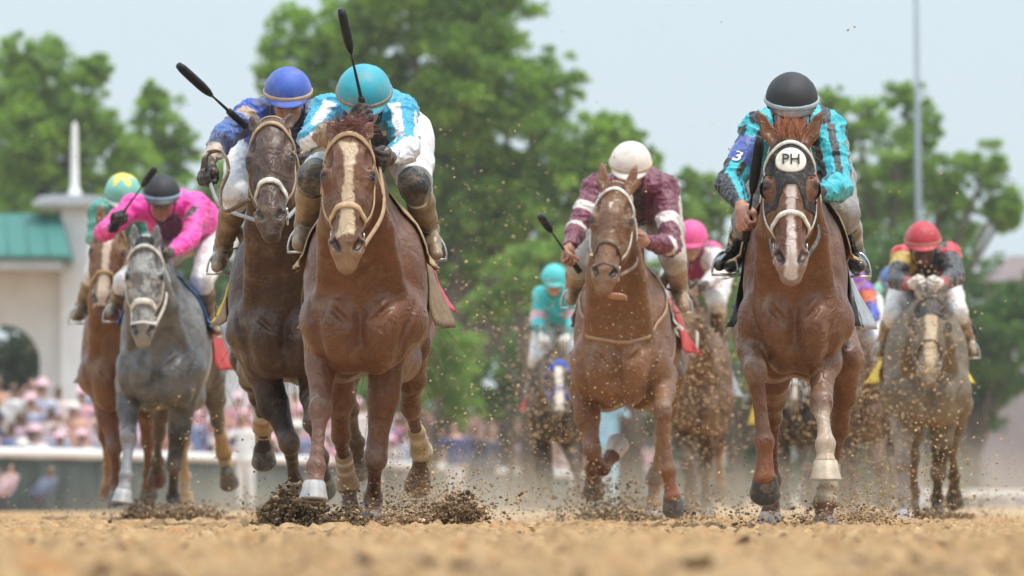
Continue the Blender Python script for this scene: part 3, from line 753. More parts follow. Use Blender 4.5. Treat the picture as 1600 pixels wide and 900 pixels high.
def make_hoof(C, T, col, parent, rb=0.062, sole_col=None, shoe=True, tilt=0.0):
    a = T - C; L = max(np.linalg.norm(a), 0.05); a = nrm(nrm(a) + np.array([0, tilt, 0])); f = nrm(np.array([0, -1, 0.0]) - a * (-a[1])); w = np.cross(a, f)
    n = 22; V = []; Cc = []; Fc = []
    prof = [(-.08, .70, .0), (0.0, .755, .0), (.12, .775, .003), (.5, .88, .012), (.95, 1.02, .024), (1.0, 1.03, .025), (1.08, 1.04, .025), (1.1, .80, .021), (1.0, .74, .021), (.93, .45, .018), (.95, .05, .01)]
    for i, (t, r, of) in enumerate(prof):
        for k in range(n):
            q = 2 * math.pi * k / n; cx, cy = math.cos(q), math.sin(q)
            rr = rb * r; ext = 1.12 if cy > 0 else 0.95
            notch = 1.0 if i < 7 or cy > -0.75 else 0.75
            p = C + a * (L * t) + w * (rr * cx) + f * (rr * cy * ext * notch + of)
            if i == 2: p = p + (w * cx + f * cy) * 0.002
            V.append(p)
            band = 1.0 + (0.25 if i <= 2 else 0.0)
            Cc.append(np.array(col) * band * (1 + .10 * math.sin(k * 2.3 + col[0] * 40)) if i < 6 else ((0.35, 0.35, 0.36) if i < 8 and shoe else (sole_col or (0.10, 0.085, 0.07))))
    for i in range(len(prof) - 1):
        for k in range(n): Fc.append((i * n + k, (i + 1) * n + k, (i + 1) * n + (k + 1) % n, i * n + (k + 1) % n))
    Fc.append(tuple((len(prof) - 1) * n + k for k in range(n))); Fc.append(tuple(range(n))[::-1])
    return mesh_obj('hoof', V, Fc, M_HOOF, parent, True, col=np.array(Cc))

class Horse: pass
def fix_foot(q):
    # a standing hoof rests on the sand; a hoof is about 8 cm tall
    if q[4][2] < .07: q[4][2] = .004
    d = q[4] - q[3]
    if np.linalg.norm(d) > .075: q[3] = q[4] - nrm(d) * .070
    return q

def horse(sp):
    H = Horse(); D = sp['D']; H.sp = sp; H.D = D
    h = sp.get('h', 0.009); sz = sp.get('size', 1.0)
    cx, zs = sp['cx'], sp['zs']                       # column of the chest's middle, row of the lowest point of the breast
    O = W(cx, zs, D + 0.1); dz = O[2] - 0.80 * sz; X0 = O[0]; lean = sp.get('lean', 0.0); wf = sp.get('wf', 1.0) * sz
    H.dz = dz
    def T(x, y, z): return np.array([X0 + x * wf + lean * y, D + y * sz, dz + z * sz])
    H.T = T
    # joints
    fore, hind = [], []
    for L in sp['fore']:
        q = []; d = sp.get('elbow_d', 0.22)
        q.append(W(L[0][0], L[0][1], D + d))
        for j, bl in zip(L[1:], (0.42, 0.27, 0.10, 0.085)):
            p, d = solve(q[-1], j[0], j[1], D, d, bl * sz, j[2])
            q.append(p)
        fore.append(fix_foot(q))
    for L in sp['hind']:
        d = L[0][2] if len(L[0]) > 2 else 1.2; q = [W(L[0][0], L[0][1], D + d)]
        for j, bl in zip(L[1:], (0.43, 0.34, 0.10, 0.085)):
            p, d = solve(q[-1], j[0], j[1], D, d, bl * sz, j[2])
            q.append(p)
        hind.append(fix_foot(q))
    H.fore, H.hind = fore, hind
    # head frame
    hs = sp.get('hs', 1.0) * sz; pd = sp.get('poll_d', -0.40); P = W(*sp['poll'], D + pd)
    LH = 0.60 * hs; Mz, _ = solve(P, sp['chin'][0], sp['chin'][1], D, pd - 0.2, LH, -1)
    eu = nrm(Mz - P); ev = nrm(np.array([0, -1, 0.0]) + eu * eu[1]); ex = nrm(np.cross(ev, eu))
    tw = sp.get('turn', 0.0)
    if tw: ev, ex = ev * math.cos(tw) + ex * math.sin(tw), ex * math.cos(tw) - ev * math.sin(tw)
    hw = sp.get('hw', 1.0) * hs
    def Hd(x, u, v): return P + ex * x * hw + eu * u * hs + ev * v * hs
    H.Hd, H.ex, H.eu, H.ev, H.P, H.hs = Hd, ex, eu, ev, P, hs
    R = np.stack([ex, eu, ev], 1)
    allp = np.array([p for q in fore + hind for p in q] + [Hd(0.2, .7, .1), Hd(-.2, -.22, -.2), Hd(.2, -.22, .1), T(.42, 1.95, 1.6), T(-.42, -.3, .8)])
    fl = Field(allp.min(0) - 0.12, allp.max(0) + 0.12, h); H.fl = fl; RX = np.array([1.0, 0, 0])
    S = sz
    def tell(x, y, z, rx, ry, rz, k=0.06, rot=0.0):
        Rm = None
        if rot:
            c, s_ = math.cos(rot), math.sin(rot); Rm = np.array([[1, 0, 0], [0, c, -s_], [0, s_, c]])
        fl.ell(T(x, y, z), np.array([rx * wf, ry * S, rz * S]), Rm, k)
    # trunk
    tell(0, .20, 1.10, .19, .30, .27); tell(0, .55, 1.12, .245, .42, .33); tell(0, 1.0, 1.13, .25, .5, .31)
    tell(0, 1.45, 1.18, .215, .34, .26); tell(0, .50, 1.40, .085, .32, .13, .1)
    tell(0, 1.75, 1.2, .13, .14, .14); tell(0, .18, 1.24, .20, .30, .26, .08); tell(0, .30, 1.42, .13, .25, .16, .08)
    for s in (-1, 1):
        tell(s * .11, 1.5, 1.14, .120, .27, .25, .06); tell(s * .165, .24, 1.14, .095, .2, .27, .05, 0.25)
        tell(s * .14, .30, 1.28, .07, .16, .18, .07)
        tell(s * .15, .04, 1.03, .088, .12, .13, .05); tell(s * .084, -.04, .985, .090, .11, .145, .026)
        tell(s * .06, .02, .87, .08, .13, .09, .05)
        fl.cone(T(s * .09, .30, .84), T(s * .12, .55, .85), .08 * S, .10 * S, .06)
    fl.cone(T(0, -.18, 1.13), T(0, -.135, .90), .020, .022, .024, op='sub')
    for s in (-1, 1):
        fl.cone(T(s * .185, -.085, 1.12), T(s * .040, -.155, .985), .013, .014, .018, op='sub')
        fl.cone(T(s * .240, .01, 1.14), T(s * .160, -.085, .87), .011, .014, .020, op='sub')
    # neck
    pb = Hd(0, .03, -.09); nb = T(0, .30, 1.30); nl = T(0, .12, 1.12)
    mid = (pb + nb) / 2 + np.array([0, 0, .03]); ml = (Hd(0, .16, -.15) + nl) / 2
    fl.chain([nb, mid, pb], [.21 * S, .145 * S, .095 * hs], .06, sq=.80, ax=RX)
    fl.chain([nl, ml, Hd(0, .13, -.13)], [.17 * S, .115 * S, .075 * hs], .06, sq=.9, ax=RX)
    fl.cone(nl + np.array([0, -.06, -.02]), Hd(0, .18, -.17), .075 * S, .05 * hs, .04)
    for s in (-1, 1):      # long muscle from the poll to the point of the shoulder
        fl.chain([Hd(s * .05, .10, -.10), (Hd(s * .06, .1, -.1) + T(s * .12, .0, 1.12)) / 2 + np.array([s * .015, -.01, 0]), T(s * .135, .0, 1.10)], [.045 * hs, .055 * S, .060 * S], .022)
    for s in (-1, 1):      # muscle either side of the windpipe
        fl.cone(T(s * .07, -.02, 1.12), Hd(s * .05, .12, -.14), .06 * S, .045 * hs, .03)
    # head
    def he(x, u, v, rx, ru, rv, k=.02, op='add'): fl.ell(Hd(x, u, v), np.array([rx * hw, ru * hs, rv * hs]), R, k, op)
    def hc(a, b, ra, rb, k=.02, sq=1.0, op='add'): fl.cone(Hd(*a), Hd(*b), ra * hs, rb * hs, k, sq=sq, ax=ex, op=op)
    he(0, .09, -.07, .088, .13, .075, .03); he(0, .17, -.05, .095, .10, .06, .03)
    hc((0, .12, -.065), (0, .50, -.060), .088, .058, .02, .98)
    hc((0, .17, -.024), (0, .49, -.03), .056, .036, .02)
    for s in (-1, 1):
        he(s * .084, .195, -.045, .032, .058, .038, .02)       # brow and eye socket
        he(s * .088, .178, -.030, .020, .040, .018, .01)
        he(s * .064, .255, -.14, .044, .125, .105, .03)        # cheek
        hc((s * .082, .25, -.075), (s * .056, .37, -.075), .018, .010, .015)   # facial crest
        hc((s * .03, .28, -.18), (s * .025, .50, -.125), .035, .024, .02)      # jaw bars
        hc((s * .036, .535, -.040), (s * .052, .485, -.042), .027, .028, .015)      # nostril wings
    he(0, .52, -.064, .061, .075, .046, .02); he(0, .575, -.072, .046, .042, .034, .012); he(0, .50, -.035, .030, .05, .02, .012)
    op_ = sp.get('mouth', 0.0)
    he(0, .555, -.118 - op_ * .5, .042, .048, .026, .008); he(0, .50, -.115 - op_ * .3, .042, .06, .028, .02)
    for s in (-1, 1):
        he(s * .093, .200, -.030, .016, .019, .014, .006, 'sub')
        hc((s * .038, .532, -.006), (s * .058, .488, -.014), .0135, .0185, .007, op='sub'); hc((s * .042, .520, -.020), (s * .054, .498, -.028), .013, .014, .007, op='sub')
        he(s * .066, .40, -.03, .018, .07, .016, .02, 'sub')
        he(s * .075, .13, -.03, .02, .05, .02, .02, 'sub')
    hc((-.05, .572, -.098 - op_ * .2), (.05, .572, -.098 - op_ * .2), .004 + op_ * .25, .004 + op_ * .25, .006, op='sub')
    H.noears = fl.f.copy()
    # ears
    for s in (-1, 1):
        tip = np.array(sp.get('ear', (.10, -.10, -.09))) * np.array([s, 1, 1]); base = np.array([s * .052, .012, -.045])
        m1 = base * .62 + tip * .38 + np.array([s * .006, 0, .0]); m2 = base * .25 + tip * .75
        pts = [Hd(*base), Hd(*m1), Hd(*m2), Hd(*tip)]
        fl.chain(pts, [.026 * hs, .030 * hs, .020 * hs, .005 * hs], .010)
        fo = ev * .026 * hs if tip[2] > -.06 else ex * s * .020 * hs + ev * .015 * hs
        fl.chain([pts[0] * .6 + pts[1] * .4 + fo, pts[1] + fo, pts[2] + fo * .8], [.014 * hs, .020 * hs, .011 * hs], .008, op='sub')
    # legs
    for q in fore:
        s = 1 if q[0][0] > X0 else -1; E, K, Fk, Cn, To = q; g = sp.get('leg', .89) * S
        up = T(s * .15, .12, 1.0)
        fl.cone(up, E, .125 * S, .088 * g, .045)
        m = E * .55 + K * .45
        fl.ell(E * .50 + T(s * .135, -.02, .99) * .5 + np.array([0, -.05, 0]), (.080 * S, .085, .125), None, .03)
        fl.chain([E, m, E * .14 + K * .86, K], [.092 * g, .074 * g, .048 * g, .050 * g], .02)
        fl.ell(m * .6 + E * .4 + np.array([s * .018, -.02, 0]), (.050 * g, .055, .13), None, .03)
        fl.ell(K + np.array([0, -.010, 0]), (.056 * g, .052, .062), None, .015); fl.ell(K + np.array([.022, -.03, .022]), (.022, .02, .026), None, .012); fl.ell(K + np.array([-.022, -.03, .018]), (.022, .02, .026), None, .012)
        fl.chain([K, K * .75 + Fk * .25, K * .25 + Fk * .75, Fk], [.050 * g, .034 * g, .032 * g, .042 * g], .015)
        bk = np.array([0, .028, 0]); fl.chain([K * .8 + Fk * .2 + bk, Fk + bk], [.018 * g, .022 * g], .02)
        fl.ell(Fk, (.047 * g, .045, .044), None, .015)
        fl.chain([Fk, Fk * .35 + Cn * .65, Cn], [.040 * g, .037 * g, .052 * g], .015)
    for q in hind:
        s = 1 if q[0][0] > X0 + lean * 1.2 else -1; St, Hk, Fk, Cn, To = q; g = sp.get('leg', .89) * S
        hp = T(s * .11, 1.5, 1.10); fl.cone(hp, St, .140 * S, .088 * g, .05)
        fl.chain([St, St * .45 + Hk * .55, St * .12 + Hk * .88, Hk], [.086 * g, .066 * g, .042 * g, .045 * g], .025)
        fl.cone(hp + np.array([0, .12, -.1]), St * .5 + Hk * .5 + np.array([0, .03, 0]), .095 * S, .050 * g, .05)
        fl.ell(Hk, (.048 * g, .055, .06), None, .015)
        bh = nrm(Hk - (St + Fk) / 2 + np.array([0, .02, 0])) * .05
        fl.chain([St * .3 + Hk * .7 + bh * .6, Hk + bh + np.array([0, 0, .03])], [.016 * g, .022 * g], .02)
        fl.chain([Hk, Hk * .8 + Fk * .2, Hk * .25 + Fk * .75, Fk], [.044 * g, .032 * g, .029 * g, .038 * g], .015)
        fl.ell(Fk, (.047 * g, .045, .044), None, .015)
        fl.chain([Fk, Fk * .35 + Cn * .65, Cn], [.040 * g, .037 * g, .052 * g], .015)
    V, Q = fl.mesh(2)
    nx = np.argmin(np.abs(fl.ax[1] - (P[1] + .12))); fl.f[:, :nx, :] = H.noears[:, :nx, :]; H.noears = None
    N = normals(V, Q)
    V = V + N * ((fbm(V, 9, 2) - .5) * .008)[:, None]
    # colour of the coat
    base = np.array(sp['coat']); C = np.tile(base, (len(V), 1))
    nz = fbm(V, 14, 3) - .5; gr = fbm(V, 60, 2) - .5
    C *= (1 + .7 * (fbm(V, 3.2, 3) - .5) + .35 * gr)[:, None]
    if sp.get('dapple'):
        dp = np.clip((fbm(V, 16, 2) - .46) * 6, 0, 1); C = C * (1 - .35 * dp[:, None])
    Lc = (V - P); lx, lu, lv = Lc @ ex / hw, Lc @ eu / hs, Lc @ ev / hs
    inhead = (lu > -.22) & (lu < .75) & (np.abs(lx) < .17) & (lv > -.30) & (lv < .2)
    def mixm(m, c, k=1.0):
        m = np.clip(m, 0, 1)[:, None] * k; C[:] = C * (1 - m) + np.array(c) * m
    # legs
    order_ = 0
    ends = list(zip(fore, sp.get('fore_col', [None] * 2))) + list(zip(hind, sp.get('hind_col', [None] * 2)))
    for q, cc in ends:
        if not cc: continue
        allt = np.full(len(V), 9.0); alld = np.full(len(V), 9.0)
        for i in range(0, 4):
            t, dd = seg_t(V, q[i], q[i + 1]); m = dd < alld; alld[m] = dd[m]; allt[m] = i + t[m]
        near = alld < (.13 if not inhead.any() else .12)
        for (start, c, k) in cc:
            mixm(np.where(near, np.clip((allt + nz * .5 - start) / .12, 0, 1), 0), c, k)
    for q in fore:          # dusty knees and cannons
        dk = np.linalg.norm(V - q[1], axis=1); mixm(np.clip((.085 - dk + nz * .04) / .03, 0, 1), (.19, .125, .098), sp.get('dusty', .40))
        t_, d_ = seg_t(V, q[1], q[2]); mixm(np.clip((.075 - d_) / .02, 0, 1) * (t_ > .05) * np.clip(nz * 4 + .6, 0, 1), (.20, .125, .105), sp.get('dusty', .45) * .6)
    if sp.get('head_col'):
        mixm(np.where(inhead & (lu < .5), np.clip((.22 - np.abs(lx)) * 9, 0, 1), 0), sp['head_col'], .8)
    mz = np.where(inhead, np.clip((lu + nz * .06 - .47) / .06, 0, 1), 0)
    mixm(mz, sp.get('muzzle', base * .45), sp.get('muzzle_k', .55))
    for fn in sp.get('face', []):
        mixm(np.where(inhead & (lv > -.10), fn(lx, lu, lv, nz + gr * .8), 0), sp.get('blaze_col', (.60, .52, .42)), 0.95)
    # lining of nostrils; lids, with the brow ridge's shadow painted round the eye
    for s in (-1, 1):
        _, dn = seg_t(V, Hd(s * .039, .530, -.014), Hd(s * .057, .492, -.022)); mixm(np.clip((.020 * hs - dn) / .005, 0, 1), (.022, .012, .010), .97)
        de = np.linalg.norm(V - Hd(s * .094, .199, -.030), axis=1); mixm(np.clip((.032 * hs - de) / .012, 0, 1), base * .15, .85)
    root = empty('horse', (X0, D + .6, 0), sp['label'], 'horse', 'racehorses galloping toward the camera'); H.root = root
    bpy_body = mesh_obj('body', V, Q, M_COAT_FAR if sp.get('far') else M_COAT, root, True, col=C)
    # eyes
    for s in (-1, 1):
        e = MB().ball(Hd(s * .0875, .200, -.033), .0235 * hs, n=14, m=10); e.obj('eye', M_EYE, root)
    # hooves
    for q, c, J_ in list(zip(fore, sp['hoof_f'], sp['fore'])) + list(zip(hind, sp['hoof_h'], sp['hind'])):
        up_ = q[4][2] > .08 and J_[4][2] > .12
        make_hoof(q[3] - nrm(q[4] - q[3]) * .004, q[4], c, root, .060 * sz * sp.get('hoofw', 1.0), tilt=.95 if up_ or len(J_[4]) > 3 else 0.)
    for (which, i, t0, t1, c) in sp.get('bandage', []):
        q = (fore if which == 'f' else hind)[i]; a = q[2 if which == 'f' else 1] if False else q[1]; a, b = q[1], q[2]
        pts = []; rs = []; n = 14
        for k in range(n + 1):
            t = t0 + (t1 - t0) * k / n
            if t <= 1: p = a * (1 - t) + b * t
            else: p = b * (1 - (t - 1)) + q[3] * (t - 1)
            r = (.040 + .014 * math.exp(-((t - 1.0) / .16) ** 2)) * sz + (.0012 if k % 2 else -.0008)
            pts.append(p + np.array([0, .008, 0])); rs.append(r if 0 < k < n else r - .006)
        m = MB().tube(pts, rs, 16)
        cc = np.tile(np.array(c), (len(m.V), 1))
        for (ta, tb, c2) in sp.get('bandage_tape', []):
            for vi in range(len(m.V)):
                if vi // 16 <= n and ta <= (vi // 16) / n <= tb: cc[vi] = c2
        mesh_obj('bandage', m.V, m.F, M_BANDAGE, root, True, col=cc)
    # forelock, mane, tail
    rg = np.random.default_rng(int(D * 10)); hc_ = sp.get('hair', base * .8)
    if sp.get('forelock', 1):
        fk = sp.get('forelock'); n = 260
        rts = [Hd(rg.uniform(-.05, .05), rg.uniform(-.05, .02), -.01 + rg.uniform(-.02, .01)) for _ in range(n)]
        if fk == 'up': ds = [ex * rg.normal(0, .35) - eu * 1.0 + ev * rg.uniform(0, .6) for _ in range(n)]; Lh = .085
        elif fk == 'side': ds = [ex * rg.normal(0, 1.1) - eu * rg.uniform(-.1, .8) + ev * rg.uniform(0, .6) for _ in range(n)]; Lh = .105
        else: ds = [ex * rg.normal(0, .3) + eu * 1.0 + ev * rg.uniform(0, .3) for _ in range(n)]; Lh = .09
        hair_tuft('forelock', M_HAIR, root, rts, ds, Lh, .0022, hc_, int(D * 7), sag=.15)
    n = 320; rts, ds = [], []
    for _ in range(n):
        t = rg.uniform(0, 1); c = Hd(0, 0, -.05) * (1 - t) + T(0, .35, 1.46) * t + np.array([rg.uniform(-.02, .02), 0, -.01])
        rts.append(c); ds.append(np.array([rg.normal(.5, .35), .75, rg.uniform(.0, .5)]))
    hair_tuft('mane', M_HAIR, root, rts, ds, .17, .003, hc_ * .9, int(D * 3), sag=.5)
    rts, ds = [], []
    for _ in range(420):
        rts.append(T(rg.uniform(-.025, .025), 1.85 + rg.uniform(0, .10), 1.26 + rg.uniform(-.03, .03))); ds.append(np.array([rg.normal(0, .10), 1.0, rg.normal(.02, .10)]))
    hair_tuft('tail', M_HAIR, root, rts, ds, .75, .004, hc_ * .8, int(D * 5), sag=.55, n_seg=8)
    tack(H)
    return H

def ring_strap(H, fn_u, a0, a1, width, mat, name, parent, closed=False, n=40, cu=None, off=.006, th=.0035, cv=-.085):
    """a strap lying on the head: for every angle about the head's long axis (0 = up the face, +90 = right) the station u"""
    pts, nr = [], []
    for i in range(n if closed else n + 1):
        a = math.radians(a0 + (a1 - a0) * i / n); u = fn_u(math.degrees(a)); d = H.ex * math.sin(a) + H.ev * math.cos(a)
        o = H.Hd(0, u, cv); pts.append(H.fl.march(o, d, 0.0, .25, off)); nr.append(d)
    k = 2
    for _ in range(k):
        q = [p.copy() for p in pts]
        for i in range(len(pts)):
            if closed or 0 < i < len(pts) - 1: pts[i] = .5 * q[i] + .25 * q[i - 1] + .25 * q[(i + 1) % len(q)]
    m = MB().ribbon(pts, nr, width, th, closed); o = m.obj(name, mat, parent); return pts

def side_strap(H, s, u0, v0, u1, v1, width, mat, name, parent, n=16, off=.006):
    pts, nr = [], []
    for i in range(n + 1):
        t = i / n; u = u0 + (u1 - u0) * t; v = v0 + (v1 - v0) * t
        o = H.Hd(0, u, v); d = H.ex * s; pts.append(H.fl.march(o, d, 0.0, .25, off)); nr.append(d)
    q = list(pts)
    for i in range(1, n): pts[i] = .5 * q[i] + .25 * q[i - 1] + .25 * q[i + 1]
    MB().ribbon(pts, nr, width, .0035).obj(name, mat, parent); return pts

def torus_mb(m, c, e1, e2, R, r, n=16, k=8):
    pts = [c + R * (math.cos(2 * math.pi * i / n) * e1 + math.sin(2 * math.pi * i / n) * e2) for i in range(n + 1)]
    m.tube(pts, r, k, cap=False); return m

def tack(H):
    sp = H.sp; st = sp.get('strap', M_LEATHER); nb = sp.get('noseband', st); sz = H.hs
    br = empty_child('bridle', H)
    w = sp.get('strapw', .020)
    # browband / headpiece arching between the ears, cheekpieces, noseband
    ring_strap(H, lambda a: .015 + .085 * (abs(a) / 90) ** 1.6, -98, 98, w, sp.get('brow', st), 'browband', br, off=.010)
    for s in (-1, 1):
        side_strap(H, s, .10, -.09, .40, -.10, w * .8, st, 'cheekpiece', br)
        side_strap(H, s, .03, -.10, .20, -.20, w * .7, st, 'throatlatch', br)
    u0 = sp.get('nose_u', .345)
    ring_strap(H, lambda a: u0 + .075 * (1 - math.cos(math.radians(a))) * .6, -180, 180, sp.get('nosew', .026), nb, 'noseband', br, closed=True, n=48, off=.008, th=.005)
    if sp.get('figure8'):
        ring_strap(H, lambda a: .47 + .01 * abs(a) / 180, -180, 180, .014, nb, 'flash_strap', br, closed=True, n=48, off=.005, cv=-.075)
    m = MB()
    for s in (-1, 1):
        c = H.Hd(s * .066, .475, -.105); torus_mb(m, c, H.eu, H.ev, .030 * sz, .004 * sz)
        torus_mb(m, H.Hd(s * .068, .435, -.105), H.eu, H.ev, .016 * sz, .0035 * sz)
    m.tube([H.Hd(-.06, .475, -.105), H.Hd(.06, .475, -.105)], .006)
    m.obj('bit', M_STEEL, br)

def empty_child(name, H):
    # the bridle itself is the headpiece over the poll; its straps are its pieces
    pts, nr = [], []
    for i in range(17):
        a = math.radians(-75 + 150 * i / 16); d = H.ex * math.sin(a) + (H.ev * .35 - H.eu * .9) * math.cos(a)
        pts.append(H.fl.march(H.Hd(0, .06, -.08), d, 0, .25, .006)); nr.append(d)
    return MB().ribbon(pts, nr, .02, .004).obj(name, H.sp.get('strap', M_LEATHER), H.root)

def drape(H, name, mat, y0, y1, th_deg, hang, flare=.05, off=.015, thick=.006, parent=None, ny=8, nt=22, top_lift=0.0, sides=(-1, 1), zc=1.12, wav=.012, fwd=0.0):
    """cloth over the back: follows the body to th_deg either side, then hangs free"""
    fl = H.fl; rows = []
    for j in range(ny + 1):
        y = y0 + (y1 - y0) * j / ny; o = H.T(0, y, zc); row = []
        for side in (-1, 1):
            seq = []
            tm = math.radians(th_deg)
            for i in range(nt // 2 + 1):
                a = tm * i / (nt // 2); d = np.array([side * math.sin(a), 0, math.cos(a)])
                seq.append((fl.march(o, d, 0.05, .6, off), d))
            p, d = seq[-1]; dn = nrm(p - seq[-2][0]); h_ = hang if side in sides else 0.02
            for k in range(1, 9):
                t = k / 8; wv = wav * math.sin(j * 1.9 + side + k * .7) * t
                q = p + np.array([side * (flare * (.25 + 1.1 * j / ny) * t + .02 * t), fwd * t, -h_ * t]) + dn * .0 + np.array([side * wv, wv * .5, 0])
                seq.append((q, nrm(np.array([side, 0, .1]))))
            row.append(seq)
        rows.append(list(reversed(row[0]))[:-1] + row[1])
    nj, ni = len(rows), len(rows[0]); V = []
    for r in rows: V += [p for p, d in r]
    for r in rows: V += [p - d * thick for p, d in r]
    Fc = []; n = nj * ni
    for j in range(nj - 1):
        for i in range(ni - 1):
            a = j * ni + i; Fc.append((a, a + 1, a + ni + 1, a + ni)); Fc.append((n + a, n + a + ni, n + a + ni + 1, n + a + 1))
    for j in range(nj - 1):
        a = j * ni; Fc.append((a, a + ni, n + a + ni, n + a)); a = j * ni + ni - 1; Fc.append((a, n + a, n + a + ni, a + ni))
    for i in range(ni - 1):
        a = i; Fc.append((a, n + a, n + a + 1, a + 1)); a = (nj - 1) * ni + i; Fc.append((a, a + 1, n + a + 1, n + a))
    o = mesh_obj(name, V, Fc, mat, parent or H.root)
    return rows, o
# ------------------------------------------------------------------ jockey
M_SKIN = surf('skin', None, 0.5, 0.12, 20, 0.15, 0.001, 300, attr=True, mud=0.2, mudscale=20)
def silk_mat(name, mud=0.12):
    m = surf(name, None, 0.42, 0.08, 12, 0.0, 0, 0, attr=True, mud=mud, mudscale=11, sheen=0.2)
    nt = m.node_tree; b = nt.nodes['Principled BSDF']
    a = noise_node(nt, 11, 3, 0.5, 1.6, vec=(1, 1, .6)); c = noise_node(nt, 500, 2, 0.5)
    ad = nt.nodes.new('ShaderNodeMath'); ad.operation = 'MULTIPLY_ADD'; ad.inputs[1].default_value = 0.04
    nt.links.new(c.outputs[0], ad.inputs[0]); nt.links.new(a.outputs[0], ad.inputs[2]); bump(nt, b, ad.outputs[0], 0.7, 0.03)
    return m
M_SILK = silk_mat('racing_silk')
M_BREECH = silk_mat('white_breeches', 0.45)
M_BOOT = surf('boot_leather', None, 0.38, 0.25, 15, 0.3, 0.004, 40, attr=True, mud=0.75, mudscale=9)
M_BOOTC = surf('clean_boot_leather', None, 0.18, 0.15, 15, 0.2, 0.003, 40, attr=True, mud=0.1, mudscale=9, coat=0.6)
M_GLOVE = surf('glove', None, 0.6, 0.25, 20, 0.4, 0.003, 90, attr=True, mud=0.3, mudscale=20)
M_CAP = surf('cap_cover', None, 0.5, 0.10, 14, 0.45, 0.003, 500, attr=True, mud=0.22, mudscale=10, sheen=0.15); M_CAPC = surf('black_cap_cover', None, 0.6, 0.15, 14, 0.45, 0.003, 500, attr=True, mud=0.0)
M_LENS, _nt, _b = new_mat('goggle_lens'); _b.inputs['Base Color'].default_value = (.05, .06, .07, 1); _b.inputs['Roughness'].default_value = .08; _b.inputs['Coat Weight'].default_value = .5
M_BLACK = surf('matt_black', (.012, .012, .014), .6, .2, 20, .2, .001, 200, mud=.05, mudscale=18, spec=.25)
M_CARBON = surf('whip_leather', (.012, .012, .013), .5, .3, 40, .4, .002, 150, mud=.05, mudscale=20, spec=.25)

def hand_prims(fl, Wr, p, g, side, r=.0092, k=.005, sc_=1.0):
    """closed hand: p wrist to knuckles, g the axis of what it grips, side +1 right / -1 left"""
    p = nrm(p); g = nrm(np.asarray(g) - p * (np.asarray(g) @ p)); n = np.cross(p, g) * side; s = sc_
    fl.cone(Wr, Wr + p * .03 * s, .026 * s, .028 * s, .012)
    Rm = np.stack([p, g, n], 1); fl.ell(Wr + p * .055 * s, np.array([.048, .044, .020]) * s, Rm, .012)
    Ls = (.95, 1.05, 1.0, .82)
    for i, L in enumerate(Ls):
        b = Wr + p * (.088 - .003 * abs(i - 1)) * s + g * (.033 - .022 * i) * s - n * .006 * s
        pts = [b - p * .02 * s, b + p * .006 * s, b + p * .026 * L * s + n * .012 * s, b + p * .018 * L * s + n * .040 * L * s, b - p * .010 * s + n * .044 * s, b - p * .022 * s + n * .030 * s]
        fl.chain(pts, [r * s * 1.15, r * s * 1.12, r * s * 1.05, r * s, r * s * .92, r * s * .8], k)
    t0 = Wr + p * .03 * s + g * .030 * s + n * .008 * s
    fl.chain([t0, t0 + p * .030 * s + g * .010 * s + n * .018 * s, t0 + p * .050 * s - g * .002 * s + n * .034 * s, t0 + p * .058 * s - g * .020 * s + n * .046 * s], [.016 * s, .0135 * s, .0120 * s, .0095 * s], .008)
    return Wr + p * .085 * s + n * .020 * s      # middle of the grip

